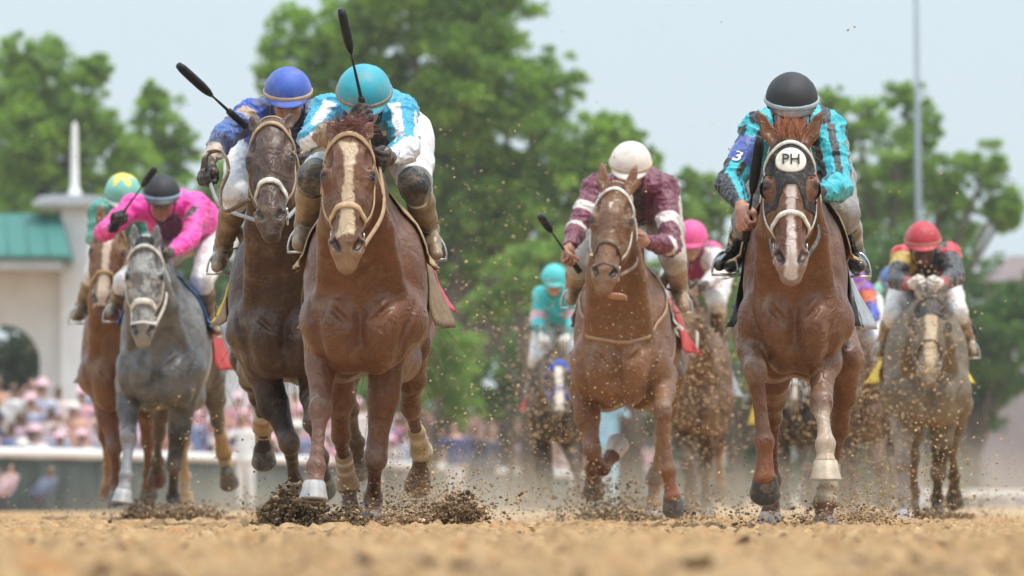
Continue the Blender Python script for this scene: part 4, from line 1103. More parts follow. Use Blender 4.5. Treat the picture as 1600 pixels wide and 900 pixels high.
def jockey(H, sp):
    D = H.D; Jt = {}
    X0 = H.T(0, 0, 0)[0]; sz = sp.get('size', 1.0)
    df = dict(hips=(0, .98, 1.80), neck=(0, .38, 1.80), head=(0, .24, 1.90),
              shl=(-.19, .46, 1.80), shr=(.19, .46, 1.80), ell=(-.30, .36, 1.58), elr=(.30, .36, 1.58),
              hdl=(-.10, .02, 1.55), hdr=(.10, .02, 1.55), knl=(-.27, .36, 1.50), knr=(.27, .36, 1.50),
              anl=(-.31, .72, 1.14), anr=(.31, .72, 1.14), tol=(-.33, .56, 1.06), tor=(.33, .56, 1.06))
    for k, (x, y, z) in df.items(): Jt[k] = H.T(x, y, z + .06)
    depth = {k: v[1] for k, v in df.items()}
    for k, v in sp.get('j', {}).items():
        Jt[k] = W(v[0], v[1], D + (v[2] if len(v) > 2 else depth[k]))
    if 'neck' not in sp.get('j', {}): Jt['neck'] = (Jt['shl'] + Jt['shr']) / 2 * .7 + Jt['head'] * .3 + np.array([0, .02, .0])
    hips = Jt['hips']; neck = Jt['neck']; hd = Jt['head']; s = sz
    lo = np.min(list(Jt.values()), 0) - .25; hi = np.max(list(Jt.values()), 0) + .25
    root = empty('person', tuple(hips - np.array([0, 0, .3])), sp['label'], 'jockey', sp.get('group', 'jockeys riding the racehorses'))
    h = sp.get('h', .007)
    # ---- clothes and body as blended solids
    pit = sp.get('pitch', .30); f = nrm([sp.get('look', 0), -math.cos(pit), -math.sin(pit)]); xx = nrm(np.cross([0, 0, 1.], f) * -1); xx = nrm(np.cross(f, [0, 0, 1.])); 
    if xx[0] < 0: xx = -xx
    u = nrm(np.cross(xx, f));
    if u[2] < 0: u = -u
    tl = sp.get('tilt', 0.0)
    if tl: xx, u = xx * math.cos(tl) + u * math.sin(tl), u * math.cos(tl) - xx * math.sin(tl)
    RH = np.stack([xx, f, u], 1)
    def Hp(x, y, z): return hd + xx * x * s + f * y * s + u * z * s
    chest = (Jt['shl'] + Jt['shr']) / 2 * .75 + hips * .25
    def torso(fl, g):
        wst = hips * .55 + chest * .45
        fl.chain([hips, wst + np.array([0, 0, .02]), chest + np.array([0, 0, -.03])], [.135 * s + g, .125 * s + g, .145 * s + g], .05, sq=1.15, ax=np.array([1., 0, 0]))
        fl.cone(Jt['shl'], Jt['shr'], .072 * s + g, .072 * s + g, .06)
        fl.cone(chest + np.array([0, 0, .02]), neck, .11 * s + g, .07 * s + g, .05)
    def arm(fl, sd, g, puff=0.0):
        a, b, c = Jt['sh' + sd], Jt['el' + sd], Jt['hd' + sd]
        fl.chain([a, a * .5 + b * .5, b], [.062 * s + g + puff, .050 * s + g + puff, .044 * s + g + puff], .02)
        fl.chain([b, b * .6 + c * .4, c], [.044 * s + g + puff, .042 * s + g + puff * .8, .027 * s + g], .015)
    def thigh(fl, sd, g):
        sg = -1 if sd == 'l' else 1; hp = hips + np.array([sg * .10, 0, -.03]); k = Jt['kn' + sd]
        fl.chain([hp, hp * .5 + k * .5, k], [.115 * s + g, .088 * s + g, .062 * s + g], .03)
    def shin(fl, sd, g):
        k, a, t = Jt['kn' + sd], Jt['an' + sd], Jt['to' + sd]
        fl.chain([k, k * .65 + a * .35 + np.array([0, .015, 0]), a], [.058 * s + g, .054 * s + g, .036 * s + g], .02)
        heel = a + nrm(a - t) * .05 + np.array([0, 0, -.03])
        fl.chain([heel, (a + t) / 2 + np.array([0, 0, -.01]), t], [.034 * s + g, .038 * s + g, .030 * s + g], .02)
    grips = {}
    def hand(fl, sd, g=0.0):
        sg = 1 if sd == 'r' else -1; c = Jt['hd' + sd]; b = Jt['el' + sd]; hk = sp.get('hand_' + sd, {})
        p = nrm(hk.get('p', nrm(c - b))); gx = hk.get('g', (.3 * sg, -.2, 1)); 
        grips[sd] = (hand_prims(fl, c, p, gx, hk.get('side', sg), r=.0090 + g, sc_=hk.get('s', 1.05) * s), nrm(gx))
    # body
    fb = Field(lo, hi, sp.get('hb', h)); torso(fb, -.012)
    for sd in 'lr': arm(fb, sd, -.008); thigh(fb, sd, -.010); shin(fb, sd, -.010); hand(fb, sd, -.001)
    fb.cone(neck, Hp(0, -.03, -.05), .055 * s, .055 * s, .03)
    fb.ell(Hp(0, -.01, .02), np.array([.075, .095, .095]) * s, RH, .02)
    fb.ell(Hp(0, .03, -.065), np.array([.060, .060, .075]) * s, RH, .03)
    fb.ell(Hp(0, .062, -.125), np.array([.026, .026, .022]) * s, RH, .015)       # chin
    fb.cone(Hp(0, .088, -.025), Hp(0, .112, -.066), .009 * s, .0135 * s, .012)     # nose
    fb.ell(Hp(0, .106, -.072), np.array([.018, .012, .009]) * s, RH, .006)
    for q in (-1, 1):
        fb.ell(Hp(q * .030, .078, -.008), np.array([.026, .016, .010]) * s, RH, .01)   # brow
        fb.ell(Hp(q * .038, .066, -.055), np.array([.022, .022, .020]) * s, RH, .015)  # cheek
        fb.ell(Hp(q * .031, .094, -.028), np.array([.016, .012, .010]) * s, RH, .008, 'sub')
        fb.ell(Hp(q * .078, -.005, -.035), np.array([.010, .020, .030]) * s, RH, .008)
    fb.ell(Hp(0, .088, -.094), np.array([.022, .012, .006]) * s, RH, .004); fb.ell(Hp(0, .086, -.104), np.array([.019, .012, .006]) * s, RH, .004)
    V, Q = fb.mesh(1); sk = np.array(sp.get('skin', (.42, .23, .15))); C = np.tile(sk, (len(V), 1)) * (1 + .3 * (fbm(V, 20, 2) - .5))[:, None]
    dl = np.linalg.norm((V - Hp(0, .09, -.099)) * 1, axis=1); m = np.clip((.024 - dl) / .01, 0, 1)[:, None]; C = C * (1 - m * .5) + np.array([.25, .06, .05]) * m * .5
    mesh_obj('body', V, Q, M_SKIN, root, True, col=C)
    e = MB()
    for q in (-1, 1): e.ball(Hp(q * .031, .080, -.029), .0125 * s, n=10, m=8)
    e.obj('eyes', M_EYE, root) if sp.get('face') else None
    # silks
    fs = Field(lo, hi, h); torso(fs, .010)
    for sd in 'lr': arm(fs, sd, .004, sp.get('puff', .006))
    fs.cone(neck, neck * .6 + hd * .4, .066 * s, .060 * s, .02)
    # cut below the waist
    hb = nrm(hips - chest); fs.ell(hips + hb * .16, (.17, .13, .2), None, .01, 'sub')
    for sd in 'lr':
        p_ = nrm(Jt['hd' + sd] - Jt['el' + sd]); fs.ell(Jt['hd' + sd] + p_ * .035, (.036, .036, .036), None, .004, 'sub')
    V, Q = fs.mesh(2); N = normals(V, Q)
    wr = fbm(V, 13, 3) - .5; rid = 1 - np.abs(2 * vnoise(V * np.array([1, 1, 1.8]), 17) - 1); rid2 = 1 - np.abs(2 * vnoise(V * np.array([1.6, 1, 1]) + 3, 31) - 1)
    V0 = V; V = V + N * (wr * .009 + (rid ** 5) * .010 + (rid2 ** 5) * .005 - .003)[:, None]; V1 = V; V = V0
    def armparam(sd):
        a, b, c = Jt['sh' + sd], Jt['el' + sd], Jt['hd' + sd]; t1, d1 = seg_t(V, a, b); t2, d2 = seg_t(V, b, c)
        t = np.where(d1 < d2, t1, 1 + t2); d = np.minimum(d1, d2); base = np.where(d1 < d2, 0, 1)
        A = np.where(base[:, None] == 0, a + t1[:, None] * (b - a), b + t2[:, None] * (c - b)); r = V - A
        e1 = nrm(np.cross(b - a, [0, 1, 0])); e2 = np.array([0, -1., 0]); ang = np.arctan2(r @ e1, r @ e2)
        return t, d, ang
    pl, pr = armparam('l'), armparam('r')
    side = np.where(pl[1] < pr[1], 0, 1)
    t = np.where(side == 0, pl[0], pr[0]); d = np.where(side == 0, pl[1], pr[1]); ang = np.where(side == 0, pl[2], pr[2])
    isarm = (d < .10 * s) & ((t > .12))
    lc = dict(t=t, d=d, ang=ang, isarm=isarm, side=side, V=V, n=fbm(V, 30, 2) - .5, J=Jt, x=(V[:, 0] - chest[0]), up=V[:, 2] - chest[2])
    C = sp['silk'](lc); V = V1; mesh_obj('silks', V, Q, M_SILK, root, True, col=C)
    # breeches
    fr = Field(lo, hi, h * 1.1); fr.cone(hips, hips * .8 + chest * .2, .145 * s, .14 * s, .04, sq=1.15, ax=np.array([1., 0, 0]))
    for sd in 'lr':
        thigh(fr, sd, .006); k = Jt['kn' + sd]; a = Jt['an' + sd]; fr.cone(k, k * .8 + a * .2, .066 * s, .060 * s, .02)
    V, Q = fr.mesh(2); N = normals(V, Q); rid = 1 - np.abs(2 * vnoise(V * np.array([1, 1, .8]), 20) - 1)
    V = V + N * ((fbm(V, 16, 3) - .5) * .010 + rid ** 3 * .005)[:, None]
    C = np.tile(np.array(sp.get('breech', (.74, .73, .74))), (len(V), 1))
    kc = sp.get('knee')
    if kc:
        for sd in 'lr':
            dk = np.linalg.norm(V - Jt['kn' + sd], axis=1); m = np.clip((.098 * s - dk + (fbm(V, 25, 2) - .5) * .01) / .006, 0, 1)[:, None]; C = C * (1 - m) + np.array(kc) * m
    mesh_obj('breeches', V, Q, M_BREECH, root, True, col=C)
    # boots, gloves
    for sd in 'lr':
        k, a, t = Jt['kn' + sd], Jt['an' + sd], Jt['to' + sd]; P3 = np.array([k, a, t])
        fo = Field(P3.min(0) - .12, P3.max(0) + .12, h * .9); kk = k * .78 + a * .22; heel = a + nrm(a - t) * .055 + np.array([0, 0, -.035])
        fo.chain([kk, k * .6 + a * .4 + np.array([0, .015, 0]), a], [.062 * s, .060 * s, .042 * s], .02)
        fo.chain([heel, (a + t) / 2 + np.array([0, 0, -.008]), t], [.036 * s, .038 * s, .026 * s], .02); fo.cone(a, heel, .042, .038, .02)
        fo.cone(heel + np.array([0, 0, -.034]), (heel + t) / 2 + np.array([0, 0, -.036]), .02, .02, .01)
        fo.ell(kk * 1.0 + nrm(k - a) * .05, (.055, .055, .03), None, .006, 'sub')
        V, Q = fo.mesh(2); N = normals(V, Q); tt, _ = seg_t(V, k, a)
        V = V + N * (np.sin(tt * 60 + fbm(V, 10, 2) * 9) * .0018 * (tt > .7) + (fbm(V, 22, 2) - .5) * .006)[:, None]
        C = np.tile(np.array(sp.get('boot', (.03, .026, .024))), (len(V), 1))
        if sp.get('boot_top'):
            m = (tt < .42)[:, None]; C = np.where(m, np.array(sp['boot_top']), C)
        o = mesh_obj('boot', V, Q, sp.get('boot_mat', M_BOOT), root, True, col=C)
        # stirrup iron and its leather, carried by the saddle
        mid = (a * .35 + t * .65) + np.array([0, .0, -.01]); m = MB(); pts = []
        for i in range(17):
            q = math.pi * i / 16; pts.append(mid + np.array([math.cos(q) * .055, .01, math.sin(q) * .095 - .045]))
        m.tube(pts, .006, 6); m.box(mid + np.array([0, .01, -.052]), (.058, .022, .005))
        m.obj('stirrup', M_STEEL, H.root)
        g0 = mid + np.array([0, .01, .05]); g1 = H.T((-1 if sd == 'l' else 1) * .20, .62, 1.42)
        pts = [g0 * (1 - q) + g1 * q for q in np.linspace(0, 1, 6)]
        MB().ribbon(pts, [np.array([-1. if sd == 'l' else 1., -.3, 0])] * 6, .022, .003).obj('stirrup_leather', M_BROWN_STRAP, H.root)
        if sp.get('glove_' + sd, True):
            c = Jt['hd' + sd]; fg = Field(c - .17, c + .17, .0045); hand(fg, sd, .0012); p_ = nrm(c - Jt['el' + sd])
            fg.cone(c - p_ * .035, c + p_ * .01, .033 * s, .029 * s, .01)
            V, Q = fg.mesh(1); C = np.tile(np.array(sp.get('glove', (.018, .018, .02))), (len(V), 1)); mesh_obj('glove', V, Q, M_GLOVE, root, True, col=C)
    # cap over the skull helmet
    n, mm = 48, 22; V = []; C = []; cc = sp['cap']; base = hd + u * .012 * s
    rx, ry, rz = .112 * s * sp.get('capw', 1), .134 * s, .118 * s
    for i in range(mm + 1):
        th = math.radians(4 + 100 * i / mm)
        for k in range(n):
            a = 2 * math.pi * k / n; lob = 1 - .022 * abs(math.cos(3 * a)) ** 24 * math.sin(th)
            rr = lob * (1 if i < mm - 1 else .96)
            v = np.array([math.sin(th) * math.cos(a) * rx, math.sin(th) * math.sin(a) * ry, math.cos(th) * rz]) * rr
            V.append(base + RH @ v); C.append(cc(a, th) if callable(cc) else cc)
    Fc = [(i * n + k, i * n + (k + 1) % n, (i + 1) * n + (k + 1) % n, (i + 1) * n + k) for i in range(mm) for k in range(n)]; Fc.append(tuple(range(n))[::-1]); Fc.append(tuple(mm * n + k for k in range(n)))
    V = np.array(V); V = V + (fbm(V, 30, 2) - .5)[:, None] * .004
    capm = M_CAPC if not callable(cc) and max(cc) < .05 else M_CAP
    hm = mesh_obj('helmet', V, Fc, capm, root, True, col=np.array(C))
    MB().ball(base + u * rz * 1.0, np.array([.013, .013, .006]) * s, RH).obj('button', M_BLACK if sp.get('blackbutton') else hm.data.materials[0], hm) if False else None
    pts, nr = [], []
    for k in range(40):
        a = 2 * math.pi * k / 40; th = math.radians(88 + 5 * math.sin(a)); v = np.array([math.sin(th) * math.cos(a) * rx, math.sin(th) * math.sin(a) * ry, math.cos(th) * rz])
        pts.append(base + RH @ v * 1.005); nr.append(RH @ nrm(v))
    mb_ = MB().ribbon(pts, nr, .020 * s, .004, True); mesh_obj('band', mb_.V, mb_.F, M_GLOVE, hm, True, col=np.tile(np.array(sp.get('band', (.4, .3, .2))), (len(mb_.V), 1)))
    V = []; kn = 20
    for i in range(4):
        for k in range(kn + 1):
            a = math.radians(35 + 110 * k / kn); ext = math.sin(math.pi * k / kn) ** .6 * .034 * i / 3
            V.append(base + RH @ (np.array([math.cos(a) * (rx + .002), math.sin(a) * (ry + .002) + ext, -.010 - .012 * i / 3 * math.sin(math.pi * k / kn) - .004 * i]) ))
    n1 = len(V); V += [v - u * .004 for v in V]; Fc = []
    for i in range(3):
        for k in range(kn):
            a = i * (kn + 1) + k; Fc += [(a, a + 1, a + kn + 2, a + kn + 1), (n1 + a, n1 + a + kn + 1, n1 + a + kn + 2, n1 + a + 1)]
    for k in range(kn): a = 3 * (kn + 1) + k; Fc.append((a, a + 1, n1 + a + 1, n1 + a))
    pk = sp.get('peak', cc(1.57, 1.4) if callable(cc) else cc); mesh_obj('peak', V, Fc, M_CAP, hm, True, col=np.tile(np.array(pk), (len(V), 1)))
    # goggles
    g = MB(); rim = MB()
    for q in (-1, 1): g.ball(Hp(q * .030, .080, -.026), np.array([.031, .022, .023]) * s, RH)
    go = g.obj('goggles', M_LENS, root)
    pts, nr = [], []
    for k in range(36):
        a = 2 * math.pi * k / 36; v = np.array([math.cos(a) * .083, math.sin(a) * .098, 0]) * s
        pts.append(hd + xx * v[0] + f * v[1] + u * -.020 * s); nr.append(xx * math.cos(a) + f * math.sin(a))
    MB().ribbon(pts, nr, .016 * s, .003, True).obj('strap', M_BLACK, go)
    pts = [Hp(.078, 0, -.03), Hp(.066, .03, -.11), Hp(0, .065, -.150), Hp(-.066, .03, -.11), Hp(-.078, 0, -.03)]; b = bez(pts, 6)
    MB().ribbon(b, [nrm(q - Hp(0, 0, -.06)) for q in b], .014 * s, .003).obj('chin_strap', M_BLACK, hm)
    return Jt, grips, root

def whip(A, B, label, flap=.32, thick=.008, bend=0.0):
    """A the handle end, B the far end with its padded flap"""
    A = np.asarray(A); B = np.asarray(B); L = np.linalg.norm(B - A); d = (B - A) / L
    root = empty('riding_crop', tuple(A), label, 'whip', 'whips carried by the jockeys')
    c = lambda t: A + (B - A) * t + np.array([0, 0, bend * math.sin(math.pi * t)])
    m = MB().tube([c(t) for t in np.linspace(0, 1 - flap, 12)], [thick * 1.35] * 3 + [thick * (1 - .5 * t) for t in np.linspace(0, 1, 9)], 8); m.obj('shaft', M_CARBON, root)
    m = MB().tube([c(t) for t in np.linspace(-.02, .24, 9)], [thick * (1.7 + .15 * (i % 2)) for i in range(9)], 10); m.obj('handle', M_CARBON, root)
    m = MB().tube([c(t) for t in np.linspace(1 - flap, 1, 9)], [thick * q for q in (1.0, 1.9, 2.3, 2.4, 2.4, 2.4, 2.4, 2.3, 1.7)], 10); m.obj('padded_flap', M_CARBON, root)
    return root

def rein(H, s, hand, mat, sag=.05, width=.018, via=None, name='rein'):
    a = H.Hd(s * .070, .475, -.105); b = np.asarray(hand)
    pts = [a] + ([via] if via is not None else [(a + b) / 2 + np.array([s * .05, 0, -sag])]) + [b]; p = bez(pts, 12)
    MB().ribbon(p, [np.array([s * .7, -.4, .5])] * len(p), width, .0028).obj(name, mat, H.root)
# ------------------------------------------------------------------ the field of racehorses
A_ = np.array
CHEST = (.142, .057, .027); CHEST2 = (.180, .080, .037); BAY = (.064, .032, .020)
def blz(w0, w1, u0, u1, xo=0, taper=0.0, wav=.02):
    return lambda x, u, v, n: np.clip((w0 + (w1 - w0) * (u - u0) / (u1 - u0) - np.abs(x + xo) + n * wav) / .008, 0, 1) * np.clip((u - u0 + n * .03) / .01, 0, 1) * np.clip((u1 - u + n * .03) / .01, 0, 1)
def band(C, m, c): C[m] = c; return C

def silk_plain(col): return lambda c: np.tile(A_(col, float), (len(c['t']), 1))

# --- front chestnut with a broad blaze, teal cap
S = {}
S['front'] = dict(D=26.4, cx=566, zs=578, lean=.045, h=.007, wf=1.02, coat=CHEST, poll=(546, 205), chin=(541, 411), hair=A_((.24, .095, .075)), ear=(.090, -.075, -.075), forelock='side',
  fore=[[(503, 518), (501, 640, -1), (494, 730, -1), (491, 755, -.4), (490, 781, -.25)], [(607, 545), (587, 716, 1), (583, 778, 1), (581, 798, -.5), (580, 818, -.3)]],
  hind=[[(530, 560, 1.15), (532, 680, 1), (544, 760, 1), (549, 785, -.5), (550, 806, -.3)], [(645, 540, 1.15), (642, 636, 1), (659, 708, 1), (657, 736, 1), (652, 760, .6)]],
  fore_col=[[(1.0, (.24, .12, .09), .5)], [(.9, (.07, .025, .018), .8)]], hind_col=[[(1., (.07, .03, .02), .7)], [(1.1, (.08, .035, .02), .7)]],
  hoof_f=[(.36, .35, .35), (.1, .1, .1)], hoof_h=[(.1, .1, .1), (.11, .07, .05)], bandage=[('h', 0, .35, 1.2, (.34, .24, .15)), ('h', 1, .45, 1.75, (.44, .34, .19))], bandage_tape=[(.10, .16, (.6, .55, .45)), (.32, .38, (.6, .55, .45))],
  face=[blz(.040, .020, .05, .22, wav=.025), blz(.020, .046, .20, .48, wav=.025)], blaze_col=(.56, .42, .27), strap=surf('sheepskin_tan', (.52, .36, .21), .8, .2, 30, .5, .003, 200), muzzle=(.28, .17, .10), muzzle_k=.8,
  label='chestnut racehorse with a broad tan blaze leading at left centre')
S['bay'] = dict(D=28.8, cx=446, zs=588, lean=-.05, h=.008, coat=BAY, poll=(421, 190), chin=(420, 357), hair=A_((.05, .03, .02)), ear=(.100, -.085, -.07), forelock=0, turn=-.1,
  fore=[[(411, 582), (452, 692, -.3), (462, 755, 1), (464, 778, -.5), (466, 800, -.3)], [(492, 585), (490, 660, -1), (500, 715, 1), (503, 740, 1), (505, 765, 1)]],
  hind=[[(385, 560, 1.1), (402, 618, 1), (411, 668, 1), (411, 692, 1), (412, 722, .3)], [(522, 560, 1.15), (548, 640, 1), (557, 692, 1), (559, 712, 1), (560, 738, .3)]],
  fore_col=[[(.2, (.022, .017, .016), .9)], [(.4, (.022, .017, .016), .9)]], hind_col=[[(.8, (.022, .017, .016), .9)], [(.8, (.03, .02, .016), .9)]],
  hoof_f=[(.06, .06, .06)] * 2, hoof_h=[(.035, .035, .04)] * 2, bandage=[('h', 0, .55, 1.85, (.40, .30, .19))], bandage_tape=[(.0, .12, (.55, .5, .4)), (.14, .18, (.35, .12, .06))],
  strap=M_LEATHER, noseband=M_WHITE_STRAP, nosew=.028, muzzle=(.10, .065, .05), muzzle_k=.7, label='dark bay racehorse with a white noseband behind the leading chestnut')
S['grey'] = dict(D=37.0, cx=249, zs=630, lean=.07, h=.009, coat=(.135, .132, .132), dapple=1, poll=(226, 380), chin=(222, 538), hair=A_((.06, .06, .06)), ear=(.070, -.12, -.03), forelock='dn', mouth=.02,
  fore=[[(201, 598), (201, 686, -1), (197, 744, -1), (194, 762, -.5), (191, 784, -.25)], [(285, 632), (272, 727, .5), (270, 776, 1), (270, 790, -.3), (270, 803, -.2)]],
  hind=[[(258, 605, 1.1), (248, 678, 1), (246, 720, 1), (246, 735, 1), (245, 750, .6)], [(332, 588, 1.1), (340, 656, 1), (350, 710, 1), (355, 734, .6), (358, 756, .6)]],
  fore_col=[[(.9, (.26, .26, .27), .8)], [(.3, (.035, .035, .036), .85)]], hind_col=[[(.2, (.09, .06, .05), .8)], [(.3, (.10, .085, .07), .7)]],
  hoof_f=[(.34, .33, .33), (.1, .1, .1)], hoof_h=[(.10, .05, .04), (.07, .06, .05)], bandage=[('h', 1, .30, 1.9, (.40, .27, .13))],
  face=[lambda x, u, v, n: np.clip((n - .02) * 9, 0, .75) * (u < .5) * (u > .05)], blaze_col=(.46, .44, .42), head_col=(.17, .165, .16), strap=M_WHITE_STRAP, nosew=.034, figure8=1, muzzle=(.30, .27, .24), muzzle_k=.8,
  label='dappled grey racehorse with a white bridle and open mouth')
S['chest_left'] = dict(D=38.6, cx=188, zs=640, lean=.03, h=.010, coat=CHEST2, poll=(172, 346), chin=(157, 486), hair=A_((.30, .14, .07)), ear=(.07, -.12, -.02), forelock='dn',
  fore=[[(162, 612), (179, 700, -.4), (182, 752, 1), (182, 770, -.3), (182, 788, -.2)], [(226, 612), (232, 690, 1), (232, 740, 1), (232, 756, 1), (232, 775, .5)]],
  hind=[[(165, 600, 1.1), (163, 680, 1), (170, 730, 1), (170, 748, .6), (169, 770, .4)], [(262, 610, 1.1), (286, 690, 1), (289, 745, 1), (289, 764, .4), (289, 786, .3)]],
  fore_col=[[(.3, (.16, .06, .04), .6)], None], hind_col=[[(1.2, (.45, .28, .15), .7)], [(1., (.5, .38, .24), .8)]],
  hoof_f=[(.1, .1, .1)] * 2, hoof_h=[(.22, .12, .06), (.4, .3, .2)], face=[blz(.034, .022, .02, .34), blz(.026, .050, .30, .56)], blaze_col=(.58, .46, .36), strap=surf('sheepskin_yellow', (.40, .25, .10), .7), nosew=.024,
  label='light chestnut racehorse with a wide white blaze at far left')
S['maroon'] = dict(D=33.0, cx=966, zs=628, lean=.11, h=.008, wf=1.0, coat=CHEST2, poll=(962, 292), chin=(941, 446), hair=A_((.30, .13, .07)), ear=(.092, -.15, -.01), forelock='dn', turn=-.12,
  fore=[[(914, 608), (925, 704, -.3), (942, 732, 1), (955, 714, .6), (966, 694, .6)], [(1035, 588), (1035, 642, -1), (1044, 736, -.3), (1049, 766, .3), (1053, 796, .3, 1)]],
  hind=[[(918, 600, 1.1), (918, 680, 1), (925, 732, 1), (927, 750, .6), (928, 770, .4)], [(1048, 590, 1.15), (1034, 680, 1), (1023, 752, 1), (1021, 775, -.4), (1020, 804, -.3)]],
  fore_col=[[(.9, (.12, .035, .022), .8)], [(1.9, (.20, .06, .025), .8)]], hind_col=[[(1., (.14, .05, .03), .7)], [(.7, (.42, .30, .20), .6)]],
  hoof_f=[(.40, .38, .36), (.06, .06, .065)], hoof_h=[(.08, .07, .06), (.32, .34, .37)], bandage=[('h', 1, .72, 1.1, (.25, .22, .2))],
  face=[blz(.012, .003, .10, .16, .01)], blaze_col=(.6, .5, .4), strap=M_WHITE_STRAP, noseband=M_BROWN_STRAP, brow=M_WHITE_STRAP, muzzle=(.26, .15, .09), muzzle_k=.6, figure8=1,
  label='bright chestnut racehorse with a small star ridden by the maroon jockey')
S['hood'] = dict(D=26.0, cx=1240, zs=578, lean=.055, h=.007, wf=.84, coat=CHEST, poll=(1235, 218), chin=(1237, 431), hair=A_((.42, .16, .08)), ear=(.135, -.135, -.01), forelock='up',
  fore=[[(1176, 522), (1180, 580, -1), (1194, 690, -.2), (1195, 735, .3), (1196, 772, .3)], [(1288, 518), (1283, 630, -1), (1290, 694, -.6), (1290, 716, -.3), (1290, 748, -.12)]],
  hind=[[(1205, 590, 1.15), (1207, 650, 1), (1206, 750, 1), (1205, 780, -.3), (1203, 812, -.2)], [(1320, 560, 1.15), (1312, 668, 1), (1288, 790, 1), (1287, 812, -.3), (1287, 830, -.2)]],
  fore_col=[[(1.9, (.26, .09, .035), .7)], [(1.15, (.50, .38, .28), .9)]], hind_col=[[(1., (.16, .065, .045), .6)], [(1., (.14, .06, .04), .7)]],
  hoof_f=[(.028, .028, .03), (.46, .37, .27)], hoof_h=[(.46, .38, .33), (.12, .1, .09)], bandage=[('h', 1, .45, 1.6, (.30, .20, .12))], bandage_tape=[(.18, .24, (.6, .52, .4)), (.30, .36, (.6, .52, .4))],
  face=[blz(.026, .020, .20, .40), blz(.020, .034, .38, .60)], blaze_col=(.62, .52, .47), strap=M_WHITE_STRAP, nosew=.022, strapw=.016, muzzle=(.33, .24, .21), muzzle_k=.7, hoofw=1.05, nose_u=.33,
  label='chestnut racehorse wearing a black hood and white blaze at right')
S['dun'] = dict(D=38.0, cx=1448, zs=662, lean=.02, h=.010, coat=(.165, .135, .10), poll=(1455, 462), chin=(1453, 588), hair=A_((.06, .05, .04)), ear=(.085, -.10, -.0), forelock=0, far=1,
  fore=[[(1410, 645), (1411, 725, -.4), (1414, 775, -.5), (1414, 788, -.3), (1413, 806, -.25)], [(1474, 655), (1466, 740, .4), (1464, 778, 1), (1464, 790, -.3), (1464, 802, -.2)]],
  hind=[[(1425, 640, 1.1), (1427, 715, 1), (1428, 770, 1), (1428, 784, -.3), (1427, 800, -.2)], [(1500, 630, 1.1), (1487, 695, 1), (1491, 745, 1), (1491, 764, .6), (1491, 786, .4)]],
  fore_col=[[(.1, (.33, .29, .25), .8)], [(.4, (.05, .035, .028), .85)]], hind_col=[[(1.2, (.3, .2, .12), .6)], [(.8, (.10, .06, .035), .8)]],
  hoof_f=[(.42, .42, .42), (.08, .08, .08)], hoof_h=[(.12, .09, .07), (.03, .03, .03)], face=[blz(.045, .035, .12, .56)], blaze_col=(.50, .38, .25), strap=M_BROWN_STRAP, nosew=.014, strapw=.014, muzzle=(.25, .2, .17),
  label='dusty dun racehorse with a dark hood under the red capped rider')
S['blue_brow'] = dict(D=53.0, cx=867, zs=688, h=.014, wf=.9, coat=(.035, .024, .019), poll=(873, 566), chin=(874, 640), hair=A_((.03, .02, .02)), far=1, forelock=0,
  fore=[[(846, 690), (857, 742, -.3), (860, 775, 1), (860, 786, -.3), (860, 795, -.2)], [(890, 690), (898, 730, -1), (905, 760, 1), (907, 770, .6), (908, 780, .5)]],
  hind=[[(845, 680, 1.1), (842, 730, 1), (845, 765, 1), (845, 775, .3), (845, 785, .3)], [(900, 680, 1.1), (905, 725, 1), (905, 760, 1), (905, 770, .3), (905, 782, .3)]],
  hoof_f=[(.08, .07, .06)] * 2, hoof_h=[(.1, .08, .07)] * 2, face=[blz(.035, .035, .06, .30), blz(.03, .05, .3, .58)], blaze_col=(.62, .55, .48), strap=surf('blue_sheepskin', (.02, .07, .42), .8), strapw=.05,
  label='nearly black racehorse with a blue brow band far back at centre')
S['pink_back'] = dict(D=43.0, cx=1087, zs=676, lean=.05, h=.012, wf=.95, coat=(.12, .065, .038), poll=(1068, 455), chin=(1064, 575), hair=A_((.1, .05, .03)), far=1, forelock=0,
  fore=[[(1066, 660), (1072, 720, -1), (1078, 765, 1), (1078, 780, .5), (1078, 790, .3)], [(1108, 670), (1101, 735, .3), (1103, 778, 1), (1103, 790, -.3), (1104, 800, -.2)]],
  hind=[[(1070, 660, 1.1), (1076, 705, 1), (1080, 745, 1), (1082, 760, .5), (1083, 775, .5)], [(1120, 650, 1.1), (1122, 700, 1), (1125, 742, 1), (1125, 755, .5), (1124, 770, .4)]],
  fore_col=[[(.4, (.05, .03, .02), .8)]] * 2, hind_col=[None, [(1.0, (.4, .28, .17), .7)]], hoof_f=[(.08, .07, .06)] * 2, hoof_h=[(.1, .08, .07)] * 2, strap=M_BROWN_STRAP, label='dirt sprayed brown racehorse behind and right of the maroon rider')
S['yellow_cloth'] = dict(D=47.0, cx=1340, zs=684, h=.013, coat=(.09, .05, .032), poll=(1330, 520), chin=(1330, 625), hair=A_((.05, .03, .02)), far=1, forelock=0,
  fore=[[(1322, 680), (1330, 735, -.3), (1333, 775, 1), (1333, 786, -.3), (1333, 797, -.2)], [(1368, 680), (1372, 725, -1), (1378, 760, 1), (1380, 772, .5), (1380, 784, .3)]],
  hind=[[(1320, 660, 1.1), (1316, 715, 1), (1318, 760, 1), (1318, 772, .5), (1318, 785, .5)], [(1375, 660, 1.1), (1376, 710, 1), (1378, 750, 1), (1378, 762, .5), (1378, 775, .4)]],
  hoof_f=[(.08, .07, .06)] * 2, hoof_h=[(.1, .08, .07)] * 2, strap=M_BROWN_STRAP, label='brown racehorse hidden behind the hooded chestnut and the flying dirt')
